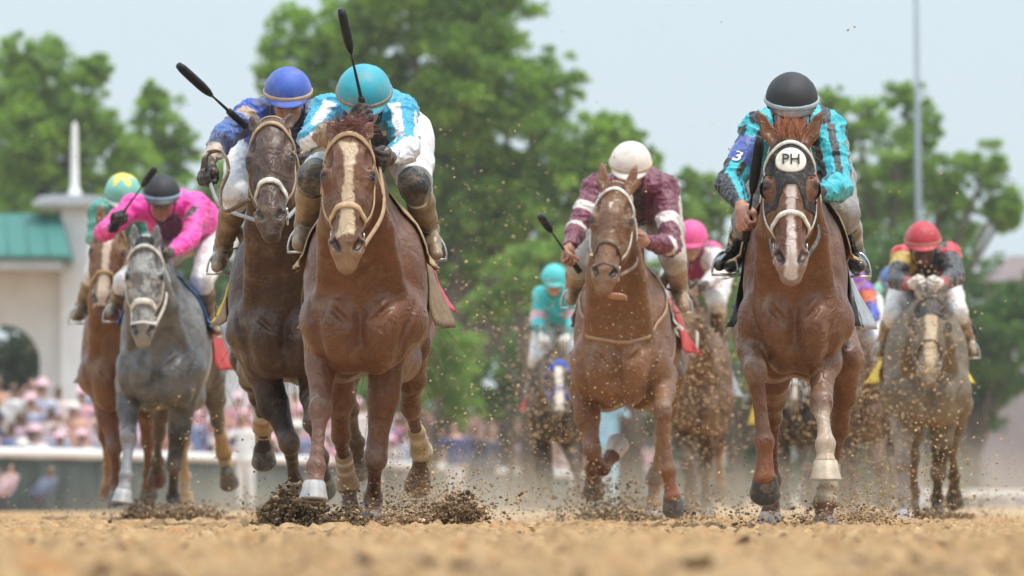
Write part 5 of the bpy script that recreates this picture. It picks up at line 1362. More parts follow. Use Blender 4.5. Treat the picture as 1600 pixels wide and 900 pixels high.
S['black_back'] = dict(D=50.0, cx=1238, zs=690, h=.014, coat=(.045, .042, .042), poll=(1240, 545), chin=(1242, 640), hair=A_((.03, .03, .03)), far=1, forelock=0,
  fore=[[(1220, 690), (1226, 740, -.3), (1228, 775, 1), (1228, 785, -.3), (1228, 795, -.2)], [(1258, 690), (1262, 735, -1), (1266, 765, 1), (1266, 775, .6), (1266, 785, .5)]],
  hind=[[(1218, 680, 1.1), (1216, 730, 1), (1218, 765, 1), (1218, 775, .3), (1218, 785, .3)], [(1262, 680, 1.1), (1262, 725, 1), (1260, 760, 1), (1260, 770, .3), (1260, 782, .3)]],
  hoof_f=[(.08, .07, .06)] * 2, hoof_h=[(.1, .08, .07)] * 2, face=[blz(.03, .03, .06, .5)], blaze_col=(.5, .45, .4), strap=M_WHITE_STRAP, label='charcoal racehorse seen only between the legs of the hooded chestnut')
S['green_back'] = dict(D=49.0, cx=1394, zs=686, h=.014, coat=(.08, .05, .036), poll=(1390, 512), chin=(1388, 615), hair=A_((.05, .03, .02)), far=1, forelock=0,
  fore=[[(1380, 690), (1392, 725, -.8), (1396, 750, 1), (1396, 760, .5), (1396, 772, .3)], [(1412, 690), (1410, 745, .3), (1412, 780, 1), (1412, 788, -.3), (1412, 796, -.2)]],
  hind=[[(1378, 680, 1.1), (1376, 730, 1), (1378, 765, 1), (1378, 775, .3), (1378, 785, .3)], [(1415, 680, 1.1), (1415, 725, 1), (1415, 760, 1), (1415, 770, .3), (1415, 782, .3)]],
  hoof_f=[(.08, .07, .06)] * 2, hoof_h=[(.1, .08, .07)] * 2, strap=M_WHITE_STRAP, label='muddy brown racehorse directly left of the dun one')

HS = {}
for k in S:
    HS[k] = horse(S[k]); print(k, round(time.time() - T0, 1))

# ------------------------------------------------------------------ jockeys
TEAL = A_((.015, .33, .52)); WH = A_((.74, .74, .77))
def silk_front(c):
    C = np.tile(TEAL, (len(c['t']), 1)); st = np.sin(c['ang'] * 3 + 1.9 + c['t'] * 1.2) > -.05
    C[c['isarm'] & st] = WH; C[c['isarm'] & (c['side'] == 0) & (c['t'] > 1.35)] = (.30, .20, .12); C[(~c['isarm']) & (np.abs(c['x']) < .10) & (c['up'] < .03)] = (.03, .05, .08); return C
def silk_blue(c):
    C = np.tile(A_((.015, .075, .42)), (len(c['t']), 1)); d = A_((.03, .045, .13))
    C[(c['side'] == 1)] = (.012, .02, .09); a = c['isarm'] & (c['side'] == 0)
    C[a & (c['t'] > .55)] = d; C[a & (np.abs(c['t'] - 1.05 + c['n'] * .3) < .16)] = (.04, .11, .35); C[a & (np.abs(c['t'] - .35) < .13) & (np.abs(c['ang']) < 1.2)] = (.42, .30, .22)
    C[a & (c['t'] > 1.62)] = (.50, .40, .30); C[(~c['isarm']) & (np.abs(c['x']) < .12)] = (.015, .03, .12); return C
def silk_pink(c):
    C = np.tile(A_((.80, .035, .34)), (len(c['t']), 1)); a = c['isarm'] & (c['side'] == 1)
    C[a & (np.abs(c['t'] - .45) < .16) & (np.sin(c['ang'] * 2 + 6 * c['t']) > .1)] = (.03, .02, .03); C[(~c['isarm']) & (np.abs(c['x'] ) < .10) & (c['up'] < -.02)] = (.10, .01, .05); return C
def silk_maroon(c):
    C = np.tile(A_((.13, .008, .035)), (len(c['t']), 1)); a = c['isarm']
    for t0, w in ((.60, .09), (1.18, .075)): C[a & (np.abs(c['t'] - t0) < w)] = (.66, .58, .55)
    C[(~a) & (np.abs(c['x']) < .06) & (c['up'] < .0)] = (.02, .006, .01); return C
def silk_teal_black(c):
    C = np.tile(A_((.015, .42, .50)), (len(c['t']), 1)); st = np.sin(c['ang'] * 4 + .5) > .15
    C[c['isarm'] & st] = (.012, .013, .018); C[(~c['isarm']) & (np.sin(c['x'] * 62) > .35)] = (.012, .013, .018)
    C[c['isarm'] & (c['side'] == 0) & (np.abs(c['t'] - .50) < .20) & (np.abs(c['ang'] + .3) < 1.5)] = (.05, .09, .35); return C
def silk_red_black(c):
    C = np.tile(A_((.55, .01, .03)), (len(c['t']), 1)); C[c['isarm'] & (c['t'] > .22)] = (.028, .028, .035)
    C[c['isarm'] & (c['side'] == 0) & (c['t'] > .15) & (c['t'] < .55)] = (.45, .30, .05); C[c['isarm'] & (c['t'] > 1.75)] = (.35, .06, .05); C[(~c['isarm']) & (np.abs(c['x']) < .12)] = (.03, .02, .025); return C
def silk_green(c): C = np.tile(A_((.06, .28, .22)), (len(c['t']), 1)); return C
def silk_teal_pink(c):
    C = np.tile(A_((.03, .50, .52)), (len(c['t']), 1)); C[c['isarm'] & (np.abs(c['t'] - .9) < .25)] = (.70, .45, .52); C[c['isarm'] & (c['t'] > 1.75)] = WH
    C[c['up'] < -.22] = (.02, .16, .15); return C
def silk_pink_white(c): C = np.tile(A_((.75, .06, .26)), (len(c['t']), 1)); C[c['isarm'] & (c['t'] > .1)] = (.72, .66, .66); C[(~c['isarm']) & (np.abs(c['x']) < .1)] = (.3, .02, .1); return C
def silk_orange(c): C = np.tile(A_((.75, .14, .04)), (len(c['t']), 1)); C[c['isarm'] & (c['t'] > .6)] = (.04, .08, .45); C[~c['isarm']] = (.20, .05, .40); return C
def cap_star(a, th):
    r = .55 + .28 * math.cos(5 * (a + .3)); return (.72, .55, .06) if th < r * 1.1 else (.16, .46, .38)

MUDB = (.16, .11, .07)
J = {}
J['front'] = dict(h=.006, capw=1.05, label='jockey in turquoise and white striped silks with a teal cap', cap=(.01, .33, .42), band=(.22, .19, .14), silk=silk_front, pitch=.52, knee=(.015, .015, .016), boot=MUDB,
  j=dict(head=(569, 148, .12), shl=(512, 176, .40), shr=(624, 178, .40), ell=(487, 218, .22), hdl=(546, 200, -.14), elr=(637, 232, .15), hdr=(610, 246, -.06), hips=(600, 205, 1.0), knl=(489, 278, .40), knr=(649, 290, .36), anl=(476, 352, .72), anr=(670, 356, .70), tol=(466, 382, .55), tor=(682, 398, .52)), hand_l=dict(p=(.5, -.4, .55), g=(-.25, .0, 1)))
J['bay'] = dict(h=.007, label='jockey in dark and royal blue silks with a blue cap', cap=(.025, .085, .42), band=(.42, .30, .20), silk=silk_blue, pitch=.30, boot=(.06, .035, .025), face=1,
  j=dict(head=(450, 148, .15), shl=(394, 180, .42), shr=(493, 184, .42), ell=(352, 212, .22), hdl=(326, 250, .0), elr=(508, 226, .2), hdr=(478, 248, -.05), hips=(428, 215, 1.0), knl=(370, 302, .40), knr=(505, 300, .4), anl=(348, 388, .70), anr=(520, 380, .7), tol=(338, 418, .52), tor=(530, 400, .52)), hand_l=dict(p=(-.2, -.4, -1), g=(.5, -.8, -.1)))
J['grey'] = dict(h=.008, label='jockey in bright pink silks and black cap with his face visible', cap=(.014, .014, .016), band=(.22, .32, .48), silk=silk_pink, pitch=.25, boot=(.02, .018, .018), skin=(.25, .12, .075), face=1,
  j=dict(head=(253, 306, .10), shl=(208, 325, .42), shr=(308, 322, .42), ell=(162, 362, .22), hdl=(178, 356, -.05), elr=(298, 372, .12), hdr=(266, 395, -.12), hips=(318, 360, 1.0), knl=(196, 440, .40), knr=(316, 436, .4), anl=(180, 476, .70), anr=(326, 498, .7), tol=(172, 492, .52), tor=(340, 518, .5)), hand_l=dict(p=(.3, -.5, .8), g=(.7, -.3, 1)))
J['chest_left'] = dict(h=.010, label='jockey with a pale green cap bearing a yellow star at far left', cap=cap_star, peak=(.5, .55, .5), band=(.10, .30, .28), silk=silk_green, pitch=.45, boot=(.10, .07, .05),
  j=dict(head=(192, 303, .2), shl=(158, 332, .45), shr=(228, 330, .45), ell=(148, 372, .4), hdl=(176, 392, .15), elr=(236, 372, .4), hdr=(215, 390, .1), hips=(195, 360, 1.0), knl=(150, 425, .4), knr=(236, 425, .4), anl=(128, 480, .7), tol=(116, 496, .55), anr=(240, 480, .7), tor=(246, 500, .55)))
J['maroon'] = dict(h=.007, label='jockey in maroon silks with white arm bands and a white cap', cap=(.70, .62, .55), band=(.48, .36, .26), silk=silk_maroon, pitch=.38, boot=(.24, .13, .08), glove_l=False, glove_r=False, hb=.0055, skin=(.36, .17, .11), face=1, tilt=-.08, look=-.1, breech=(.42, .36, .31),
  j=dict(head=(985, 259, .15), shl=(932, 296, .42), shr=(1038, 296, .42), ell=(902, 356, .22), hdl=(890, 384, .0), elr=(1048, 385, .15), hdr=(1010, 378, -.08), hips=(1000, 305, 1.0), knl=(905, 415, .40), knr=(1052, 405, .36), anl=(896, 450, .7), anr=(1062, 450, .68), tol=(890, 470, .55), tor=(1068, 482, .5)), hand_l=dict(p=(-.1, -.5, -1), g=(-.7, -.3, .9)))
J['hood'] = dict(h=.006, label='jockey in turquoise silks with black stripes and a black cap', cap=(.020, .020, .023), band=(.34, .42, .46), silk=silk_teal_black, pitch=.30, boot=(.012, .012, .014), boot_mat=M_BOOTC, breech=(.22, .22, .22), glove_l=False, hb=.005, skin=(.42, .20, .14),
  j=dict(head=(1237, 161, .12), shl=(1187, 204, .40), shr=(1292, 202, .40), ell=(1139, 288, .20), hdl=(1158, 320, -.02), elr=(1311, 292, .15), hdr=(1280, 300, -.05), hips=(1245, 215, 1.0), knl=(1170, 345, .40), knr=(1318, 335, .4), anl=(1150, 392, .72), anr=(1335, 398, .72), tol=(1124, 414, .5), tor=(1343, 416, .55)), hand_l=dict(p=(.1, -.6, -.9), g=(.35, -.2, 1)))
J['dun'] = dict(h=.009, label='jockey in red and black silks with a red cap', cap=(.42, .015, .035), band=(.38, .14, .10), silk=silk_red_black, pitch=.22, boot=(.14, .09, .06), skin=(.10, .05, .035), face=1, glove=(.62, .55, .5), tilt=.05,
  j=dict(head=(1442, 379, .10), shl=(1412, 402, .42), shr=(1482, 400, .42), ell=(1400, 438, .2), hdl=(1426, 444, -.12), elr=(1494, 432, .2), hdr=(1467, 444, -.12), hips=(1446, 440, 1.0), knl=(1398, 492, .4), knr=(1494, 488, .4), anl=(1380, 535, .7), anr=(1512, 532, .7), tol=(1374, 552, .55), tor=(1520, 550, .55)))
J['blue_brow'] = dict(h=.012, label='far jockey in turquoise silks with a pink sleeve band', cap=(.04, .50, .50), band=(.03, .4, .42), silk=silk_teal_pink, pitch=.3, glove=(.6, .58, .55),
  j=dict(head=(866, 436, .3), shl=(847, 462, .5), shr=(890, 462, .5), ell=(838, 500, .45), hdl=(846, 528, .2), elr=(896, 500, .45), hdr=(886, 528, .2), hips=(874, 500, .95), knl=(838, 560, .45), knr=(900, 560, .45), anl=(832, 600, .75), anr=(908, 600, .75), tol=(828, 610, .6), tor=(910, 612, .6)))
J['pink_back'] = dict(h=.010, label='far jockey with a hot pink cap and white sleeves', cap=(.78, .06, .26), band=(.6, .06, .2), silk=silk_pink_white, pitch=.3,
  j=dict(head=(1080, 373, .2), shl=(1058, 398, .45), shr=(1112, 396, .45), ell=(1045, 430, .3), hdl=(1064, 446, .05), elr=(1124, 426, .3), hdr=(1098, 446, .05), hips=(1096, 425, 1.0), knl=(1046, 480, .4), knr=(1120, 470, .4), anl=(1040, 525, .7), anr=(1122, 522, .7), tol=(1036, 540, .55), tor=(1126, 540, .55)))
J['yellow_cloth'] = dict(h=.012, label='hidden jockey in orange and violet silks behind the hooded horse', cap=(.3, .05, .5), silk=silk_orange, pitch=.3, j=dict(head=(1330, 440, .2), shl=(1305, 462, .45), shr=(1352, 460, .45), elr=(1364, 492, .3), hdr=(1348, 510, .1), hips=(1336, 470, .95), knr=(1366, 530, .4)))
J['black_back'] = dict(h=.012, label='hidden jockey in white silks riding the charcoal horse', cap=(.5, .5, .5), silk=silk_plain((.6, .6, .62)), pitch=.3, j=dict(head=(1238, 460, .2)))
J['green_back'] = dict(h=.012, label='jockey in mint green silks left of the red capped rider', cap=(.05, .12, .35), silk=silk_plain((.22, .50, .34)), pitch=.3, j=dict(head=(1396, 440, .2), shl=(1374, 462, .45), shr=(1412, 462, .45), ell=(1374, 492, .3), hdl=(1384, 510, .1), hips=(1394, 470, .95)))
JJ = {}
for k in J:
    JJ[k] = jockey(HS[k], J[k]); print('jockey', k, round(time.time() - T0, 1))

# reins from bit to hands
for k, mt in (('front', M_LEATHER), ('bay', M_GREY_STRAP), ('grey', M_WHITE_STRAP), ('chest_left', M_BROWN_STRAP), ('maroon', M_BROWN_STRAP), ('hood', M_BLACK_STRAP), ('dun', M_BROWN_STRAP), ('blue_brow', M_BROWN_STRAP), ('pink_back', M_BROWN_STRAP), ('yellow_cloth', M_BROWN_STRAP), ('black_back', M_BROWN_STRAP), ('green_back', M_BROWN_STRAP)):
    H = HS[k]; G = JJ[k][1]
    for s, sd in ((-1, 'l'), (1, 'r')):
        tgt = G[sd][0]
        if k in ('front', 'maroon', 'hood', 'grey') and sd == 'l': tgt = G['r'][0] + A_([-.05, .02, 0])
        rein(H, s, tgt, mt, .03)
# the loose loop of the bay's rein
D = 28.8
lp = bez([W(390, 312, D - .75), W(352, 330, D - .55), W(345, 300, D - .4), W(357, 265, D - .3), W(348, 238, D - .25), W(326, 240, D - .12), W(322, 268, D - .05)], 8)
MB().ribbon(lp, [A_([.6, -.5, .3])] * len(lp), .020, .003).obj('rein', M_BROWN_STRAP, HS['bay'].root)

# whips
def hw(k, sd, a, da, b, db, label, **kw): 
    A = JJ[k][1][sd][0]; return whip(W(*a, da) if a else A, W(*b, db), label, **kw)
def whip_through(k, sd, px, dd, label, back=.06, **kw):
    g = JJ[k][1][sd][0]; B = W(px[0], px[1], g[1] + dd); d = nrm(B - g); return whip(g - d * back, B, label, **kw)
whip_through('front', 'l', (533, 14), -.12, 'black whip held upright above the teal cap', back=.05, flap=.38, thick=.0085)
whip_through('grey', 'l', (243, 262), -.1, 'black whip in the pink jockey glove', back=.10, flap=.3, thick=.009)
whip_through('maroon', 'l', (843, 336), -.1, 'short black whip in the maroon jockey bare hand', back=.08, flap=.3, thick=.009)
whip_through('hood', 'l', (1188, 214), -.1, 'black whip beside the number armband of the black capped rider', back=.07, flap=.55, thick=.0095)
whip(W(382, 196, 28.95), W(279, 102, 28.6), 'black whip slanting up left of the blue cap', flap=.50, thick=.0095)
whip(W(1500, 500, 38.7), W(1517, 520, 38.9), 'dark whip tucked by the red capped rider boot', flap=.5, thick=.02)

# ------------------------------------------------------------------ saddle cloths, hood, details
M_RED = surf('red_cloth', (.45, .03, .03), .7, .15, 20, .3, .003, 90, mud=.3, mudscale=14)
M_PINKC = surf('pink_red_cloth', (.62, .06, .12), .7, .15, 20, .3, .003, 90, mud=.3, mudscale=14)
M_YEL = surf('yellow_cloth', (.75, .50, .03), .7, .15, 20, .3, .003, 90, mud=.25, mudscale=14)
M_BLU = surf('blue_cloth', (.03, .06, .36), .7, .15, 20, .3, .003, 90, mud=.2, mudscale=14)
M_LBLU = surf('mid_blue_cloth', (.05, .16, .42), .7, .15, 20, .3, .003, 90, mud=.2, mudscale=14)
M_WHC = surf('white_cloth', (.62, .58, .54), .8, .12, 20, .4, .003, 90, mud=.5, mudscale=12)
M_GRC = surf('grey_wet_cloth', (.30, .31, .32), .35, .25, 20, .5, .004, 60, mud=.25, mudscale=16)
M_BRC = surf('brown_muddy_cloth', (.20, .125, .07), .8, .25, 20, .5, .004, 60, mud=.5, mudscale=14)
M_TANC = surf('tan_cloth', (.42, .30, .18), .8, .25, 20, .5, .004, 60, mud=.4, mudscale=14)
M_INK = surf('black_ink', (.015, .015, .015), .6, .1)
M_HOOD = surf('black_hood_mesh', (.014, .014, .015), .6, .3, 40, .6, .003, 260, mud=.22, mudscale=26)

drape(HS['front'], 'saddle_cloth', M_BRC, .36, .92, 60, .26, .06, off=.018)
drape(HS['front'], 'number_cloth', M_PINKC, .95, 1.15, 68, .14, .05, off=.020)
drape(HS['front'], 'saddle_pad', M_LEATHER, .20, .40, 56, .06, .03, off=.022)
drape(HS['bay'], 'saddle_cloth', M_BRC, .36, .85, 60, .20, .05, off=.018)
r_, o_ = drape(HS['bay'], 'number_cloth', M_YEL, .88, 1.20, 74, .12, .05, off=.03)
text_obj('number', 'INC', .085, r_[4][3][0] + A_([-.012, -.02, 0]), r_[2][3][0] - r_[7][3][0], (0, 0, 1), M_INK, o_, bold=.002)
drape(HS['grey'], 'saddle_pad', M_LBLU, .25, .60, 52, .04, .02, off=.02)
drape(HS['grey'], 'saddle_cloth', M_RED, .62, 1.0, 70, .20, .05, off=.02)
drape(HS['chest_left'], 'saddle_cloth', M_BROWN_STRAP, .45, 1.0, 64, .26, .08, off=.02)
drape(HS['maroon'], 'saddle_pad', M_WHC, .30, .70, 56, .08, .03, off=.02)
r_, o_ = drape(HS['maroon'], 'saddle_cloth', M_WHC, .72, 1.25, 54, .12, .03, off=.02)
r2_, o2_ = drape(HS['maroon'], 'number_cloth', M_RED, .74, 1.22, 72, .13, .07, off=.028)
M_LET = surf('white_lettering', (.68, .62, .58), .7, .1)
text_obj('lettering', 'RM', .13, r2_[4][-4][0] + A_([.02, -.02, .02]), r2_[7][-4][0] - r2_[1][-4][0], (0, 0, 1), M_LET, o2_, bold=.003)
text_obj('lettering', 'M', .13, r2_[4][3][0] + A_([-.02, -.02, .02]), r2_[1][3][0] - r2_[7][3][0], (0, 0, 1), M_LET, o2_, bold=.003)
drape(HS['hood'], 'saddle_pad', M_TANC, .20, .36, 54, .03, .03, off=.03)
drape(HS['hood'], 'saddle_cloth', M_BLACK, .36, .60, 62, .24, .04, off=.022)
drape(HS['hood'], 'girth_cover', M_TANC, .45, .80, 74, .16, .02, off=.014)
r_, o_ = drape(HS['hood'], 'number_cloth', M_BLU, .78, 1.1, 55, .18, .03, off=.026)
drape(HS['hood'], 'rain_cover', M_GRC, .48, .95, 64, .24, .07, off=.034, sides=(1,))
drape(HS['dun'], 'saddle_cloth', M_YEL, .6, 1.1, 74, .13, .05, off=.02)
drape(HS['blue_brow'], 'saddle_cloth', M_RED, .6, 1.1, 70, .15, .04, off=.02)
drape(HS['pink_back'], 'saddle_cloth', M_GRC, .6, 1.1, 70, .15, .04, off=.02)
drape(HS['yellow_cloth'], 'saddle_cloth', M_YEL, .6, 1.1, 74, .13, .04, off=.02)
drape(HS['black_back'], 'saddle_cloth', M_YEL, .6, 1.1, 84, .2, .03, off=.02)
drape(HS['green_back'], 'saddle_cloth', M_YEL, .5, 1.1, 80, .2, .04, off=.02)

def add_saddle(H, mat):
    fl = H.fl; a = H.T(0, .55, 1.50); f = Field(a - .38, a + A_([.38, .62, .30]), .014)
    f.ell(H.T(0, .62, 1.50), (.12, .16, .035), None, .03); f.ell(H.T(0, .95, 1.51), (.13, .14, .05), None, .03); f.ell(H.T(0, .48, 1.53), (.06, .06, .04), None, .03)
    for s in (-1, 1): f.ell(H.T(s * .16, .66, 1.42), (.03, .13, .14), A_([[math.cos(.5), 0, s * math.sin(.5)], [0, 1, 0], [-s * math.sin(.5), 0, math.cos(.5)]]), .03)
    V, Q = f.mesh(2); mesh_obj('saddle', V, Q, mat, H.root)
for k in HS: add_saddle(HS[k], M_BROWN_STRAP if k != 'hood' else M_BLACK_STRAP)

# girths and the neck strap of the maroon rider's horse
def hoop(H, y, off, width, mat, name, zc=1.1, a0=-150, a1=150):
    pts, nr = [], []
    for i in range(40):
        a = math.radians(a0 + (a1 - a0) * i / 39) + math.pi; d = A_([math.sin(a), 0, math.cos(a)]); pts.append(H.fl.march(H.T(0, y, zc), d, 0.02, .6, off)); nr.append(d)
    MB().ribbon(pts, nr, width, .004).obj(name, mat, H.root)
for k in HS: hoop(HS[k], .62, .006, .09, M_WHC if k in ('grey', 'maroon') else M_BROWN_STRAP, 'girth')
H = HS['maroon']; pts, nr = [], []
for i in range(44):
    a = math.radians(-135 + 270 * i / 43); d = nrm(A_([math.sin(a), -.62 * math.cos(a), -.50 * math.cos(a)])); y = .12
    pts.append(H.fl.march(H.T(0, y + .10, 1.38), d, .02, .6, .006)); nr.append(d)
MB().ribbon(pts, nr, .022, .004).obj('neck_strap', M_LEATHER, H.root)
# tongue hanging out to the side
t = MB().ball(H.Hd(.075, .60, -.10), (.055, .030, .012), np.stack([H.ex, H.ev, H.eu], 1), 14, 8); t.obj('tongue', surf('tongue', (.42, .22, .15), .4), H.root)

def shell_patch(H, umin, umax, amax, mat, name, hole=None, off=.006, thick=.004, nu=26, na=48, cv=-.085, parent=None, taper=None):
    """hood cloth lying over the head; hole(x,u) True where it is cut away"""
    V = []; keep = []; 
    for i in range(nu + 1):
        u = umin + (umax - umin) * i / nu
        for j in range(na + 1):
            a = math.radians(-amax + 2 * amax * j / na); d = H.ex * math.sin(a) + H.ev * math.cos(a); p = H.fl.march(H.Hd(0, u, cv), d, 0, .25, off)
            V.append(p); x = (p - H.P) @ H.ex / H.hs; keep.append(not (hole and hole(x, u, math.degrees(a))))
    n = len(V); c = [H.Hd(0, umin + (umax - umin) * (k // (na + 1)) / nu, cv) for k in range(n)]
    V2 = V + [v - nrm(v - cc) * thick for v, cc in zip(V, c)]; Fc = []
    for i in range(nu):
        for j in range(na):
            a = i * (na + 1) + j; q = (a, a + 1, a + na + 2, a + na + 1)
            if all(keep[t] for t in q): Fc.append(q); Fc.append(tuple(n + t for t in q[::-1]))
    return mesh_obj(name, V2, Fc, mat, parent or H.root)
H = HS['hood']
hd_ = shell_patch(H, -.0, .30, 118, M_HOOD, 'hood', hole=lambda x, u, a: (((abs(a) - 62) / 26) ** 2 + ((u - .205) / .060) ** 2 < 1) or (u > .21 + .10 * min(1, (abs(a) / 34) ** 2) and abs(a) < 62) and u > .215, off=.007)
# round white badge with the stable's letters, blinker cups
c = H.Hd(0, .105, 0); c = H.fl.march(H.Hd(0, .105, -.08), H.ev, 0, .2, .014); m = MB(); n = 36; V = []
for (rr, zz) in ((.0, .004), (.058, .004), (.063, .001), (.063, -.012)):
    for k in range(n):
        a = 2 * math.pi * k / n; V.append(c + (H.ex * math.cos(a) * 1.0 + H.eu * math.sin(a) * .86) * rr + H.ev * zz - H.ev * 3.2 * (rr * math.cos(a)) ** 2)
m.add(V, [(i * n + k, i * n + (k + 1) % n, (i + 1) * n + (k + 1) % n, (i + 1) * n + k) for i in range(3) for k in range(n)]); m.obj('badge', surf('badge_white', (.78, .74, .64), .6, .12, 30, .2, .002, 200, mud=.2, mudscale=40), hd_)
text_obj('lettering', 'PH', .064, c + H.ev * .006 - H.eu * .0, H.ex, -H.eu, M_INK, hd_, bold=.0003)
def cups(H, mat, parent, r=.045, out=.028):
    for s in (-1, 1):
        V = []; n = 18; cc = H.Hd(s * .088, .205, -.045); e1 = H.eu; e2 = nrm(H.ev * .9 + H.ex * s * .2); e3 = nrm(H.ex * s + H.ev * -.25)
        for i in range(6):
            t = i / 5 * math.pi * .5
            for k in range(n + 1):
                a = math.pi * (-.62 + 1.24 * k / n) + math.pi
                V.append(cc + (e1 * math.sin(a) + e2 * math.cos(a)) * r * math.cos(t) + e3 * (out * 1.4 * math.sin(t)))
        Fc = [(i * (n + 1) + k, i * (n + 1) + k + 1, (i + 1) * (n + 1) + k + 1, (i + 1) * (n + 1) + k) for i in range(5) for k in range(n)]
        mesh_obj('blinker_cup', V, Fc, mat, parent)
cups(H, M_HOOD, hd_)
hd2 = shell_patch(HS['dun'], -.02, .16, 110, M_HOOD, 'hood', off=.008, nu=14, na=30); cups(HS['dun'], M_WHC, hd2, .05, .035)
# number on the armband
Jt = JJ['hood'][0]; sh, el = Jt['shl'], Jt['ell']; ax = nrm(sh - el); c = sh * .5 + el * .5 + A_([-.030, -.078, .0])
text_obj('number', '3', .085, c, nrm(np.cross(A_([-.35, -1, .1]), -ax)), ax, M_LET, JJ['hood'][2], bold=.002)
# lettering down the pink jockey's breeches
Jt = JJ['grey'][0]; k_, h_ = Jt['knr'], Jt['hips']; ax = nrm((h_ + A_([.1, 0, 0])) - k_); c = k_ * .52 + (h_ + A_([.10, 0, 0])) * .48 + A_([.055, -.105, .0]);
text_obj('lettering', 'DURAN', .060, c, ax + A_([.0, 0, .15]), A_([-1, .2, .1]), M_INK, JJ['grey'][2], bold=.001)
# ------------------------------------------------------------------ flying dirt and dust
def splash(px, py, D, wx, hz, n, label, dark=.5, big=.010, seed=0, up=1.0, dep=.35, skew=0.0):
    n = int(n * 1.6); dark = dark * .7
    rg = np.random.default_rng(seed); c = W(px, py, D); c[2] = 0
    r = rg.normal(size=(n, 3)); z = np.abs(rg.normal(0, hz, n)) * rg.random(n) ** .3
    spread = .6 + z / hz * .5
    P = np.stack([c[0] + r[:, 0] * wx * spread + skew * z, c[1] + r[:, 1] * dep * spread, z - .01], 1)
    s = .0018 + big * rg.random(n) ** 5 * np.clip(1.2 - z / hz * .3, .3, 1.3)
    clods('dirt_splash', P, s, dirt_cols(rg, n, dark), label, seed)
def mound(px, D, wx, wz, n, label, seed, dark=.62):
    rg = np.random.default_rng(seed); c = W(px, 774, D); a = rg.random(n) * math.pi; r = rg.random(n) ** .5
    n = len(r); P = np.stack([c[0] + wx * r * np.cos(a), c[1] + rg.normal(0, .09, n), wz * r * np.sin(a) * rg.uniform(.8, 1.05, n)], 1); P += (fbm(P, 14, 2)[:, None] - .5) * .12
    clods('dirt_clump', P, .0025 + .012 * rg.random(n) ** 3.5, dirt_cols(rg, n, dark), label, seed)
splash(580, 810, 26.75, .13, .10, 2600, 'brown dirt bursting up round the planted hooves of the leading chestnut', .45, .012, 1)
splash(672, 812, 26.9, .15, .14, 2400, 'spray of dirt thrown right of the leading chestnut', .4, .012, 2, skew=.4)
splash(650, 812, 27.2, .16, .24, 2600, 'fine light spray rising behind the leading chestnut hind leg', .0, .005, 22, skew=.15)
splash(1335, 812, 27.4, .16, .18, 1600, 'light dirt flying right of the hooded horse hind hoof', .1, .007, 23, skew=.2)
mound(458, 26.7, .155, .20, 5600, 'dark clump of dirt flying left of the leading chestnut white hoof', 3)
mound(530, 26.6, .10, .07, 1400, 'dark crumbling clod between the hooves of the leading chestnut', 4, .6)
mound(716, 26.5, .12, .165, 2600, 'dark clump of dirt right of the leading chestnut', 5, .6)
mound(220, 37.3, .12, .14, 1500, 'dark clump under the raised pale hoof of the grey', 6, .6)
mound(275, 36.9, .28, .11, 2600, 'low dark heap thrown up by the planted hoof of the grey', 7, .6)
splash(300, 800, 37.3, .45, .13, 2400, 'spray of dirt behind the grey horse', .4, .011, 8)
splash(985, 805, 33.5, .30, .14, 3600, 'tan dirt spraying under the maroon rider horse', .25, .012, 9)
splash(940, 790, 33.6, .10, .26, 1300, 'column of tan dirt left of the maroon rider horse', .2, .011, 10)
splash(1300, 815, 27.2, .22, .10, 900, 'dirt scattering from the planted hind hoof of the hooded horse', .35, .012, 11, skew=.4)
splash(1235, 812, 27.6, .25, .08, 700, 'loose dirt under the raised hooves of the hooded horse', .3, .011, 12)
mound(1462, 38.2, .22, .085, 1800, 'low heap kicked up by the dun horse', 13, .6)
splash(1430, 800, 39, .45, .2, 1800, 'spray of dirt round the dun horse legs', .3, .011, 14)
splash(860, 795, 53, .4, .2, 900, 'dirt at the feet of the far dark horse', .3, .014, 15)
def airborne():
    rg = np.random.default_rng(77); P = []; S_ = []
    def cloud(n, px, wpx, py, wpy, D, wD, s0=.0022, s1=.0065):
        D_ = D + rg.normal(0, wD, n); x = px + rg.normal(0, wpx, n); y = py + rg.normal(0, wpy, n); k = D_ / F
        P.append(np.stack([(x - 800) * k, D_, np.maximum(CH + (HOR - y) * k, .0)], 1)); S_.append((s0 + s1 * rg.random(n) ** 3) * (D / 30))
    cloud(1500, 860, 45, 610, 70, 47, 1.5); cloud(1900, 1100, 40, 590, 90, 40.5, 1.0); cloud(2400, 1345, 40, 620, 90, 39.5, 1.2)
    cloud(900, 1420, 40, 640, 80, 36.8, .4); cloud(700, 1240, 40, 660, 70, 45, 1.5); cloud(600, 1460, 30, 530, 70, 36.8, .3)
    cloud(1400, 760, 90, 480, 150, 36, 4, .002, .006); cloud(1100, 980, 60, 620, 90, 31.5, .3, .0015, .004); cloud(700, 1300, 120, 760, 40, 30, 2); cloud(800, 700, 90, 700, 60, 31, 2)
    cloud(260, 900, 320, 300, 120, 34, 4, .002, .006); cloud(120, 1480, 60, 500, 120, 32, 4, .002, .005); cloud(350, 1500, 60, 720, 40, 33, 3); cloud(300, 380, 80, 700, 50, 33, 2)
    P = np.concatenate(P); S_ = np.concatenate(S_); clods('flying_dirt', P, S_, dirt_cols(rg, len(P), -.35) * 1.1, 'specks of tan dirt hanging in the air between the horses', 99)
airborne()
rg = np.random.default_rng(9)
big = A_([W(685, 348, 27), W(694, 332, 27.5), W(730, 245, 28), W(715, 235, 28), W(805, 205, 29), W(595, 520, 26), W(1325, 47, 30), W(1335, 42, 30), W(840, 250, 30), W(1139, 233, 28), W(1405, 300, 30), W(700, 370, 27)])
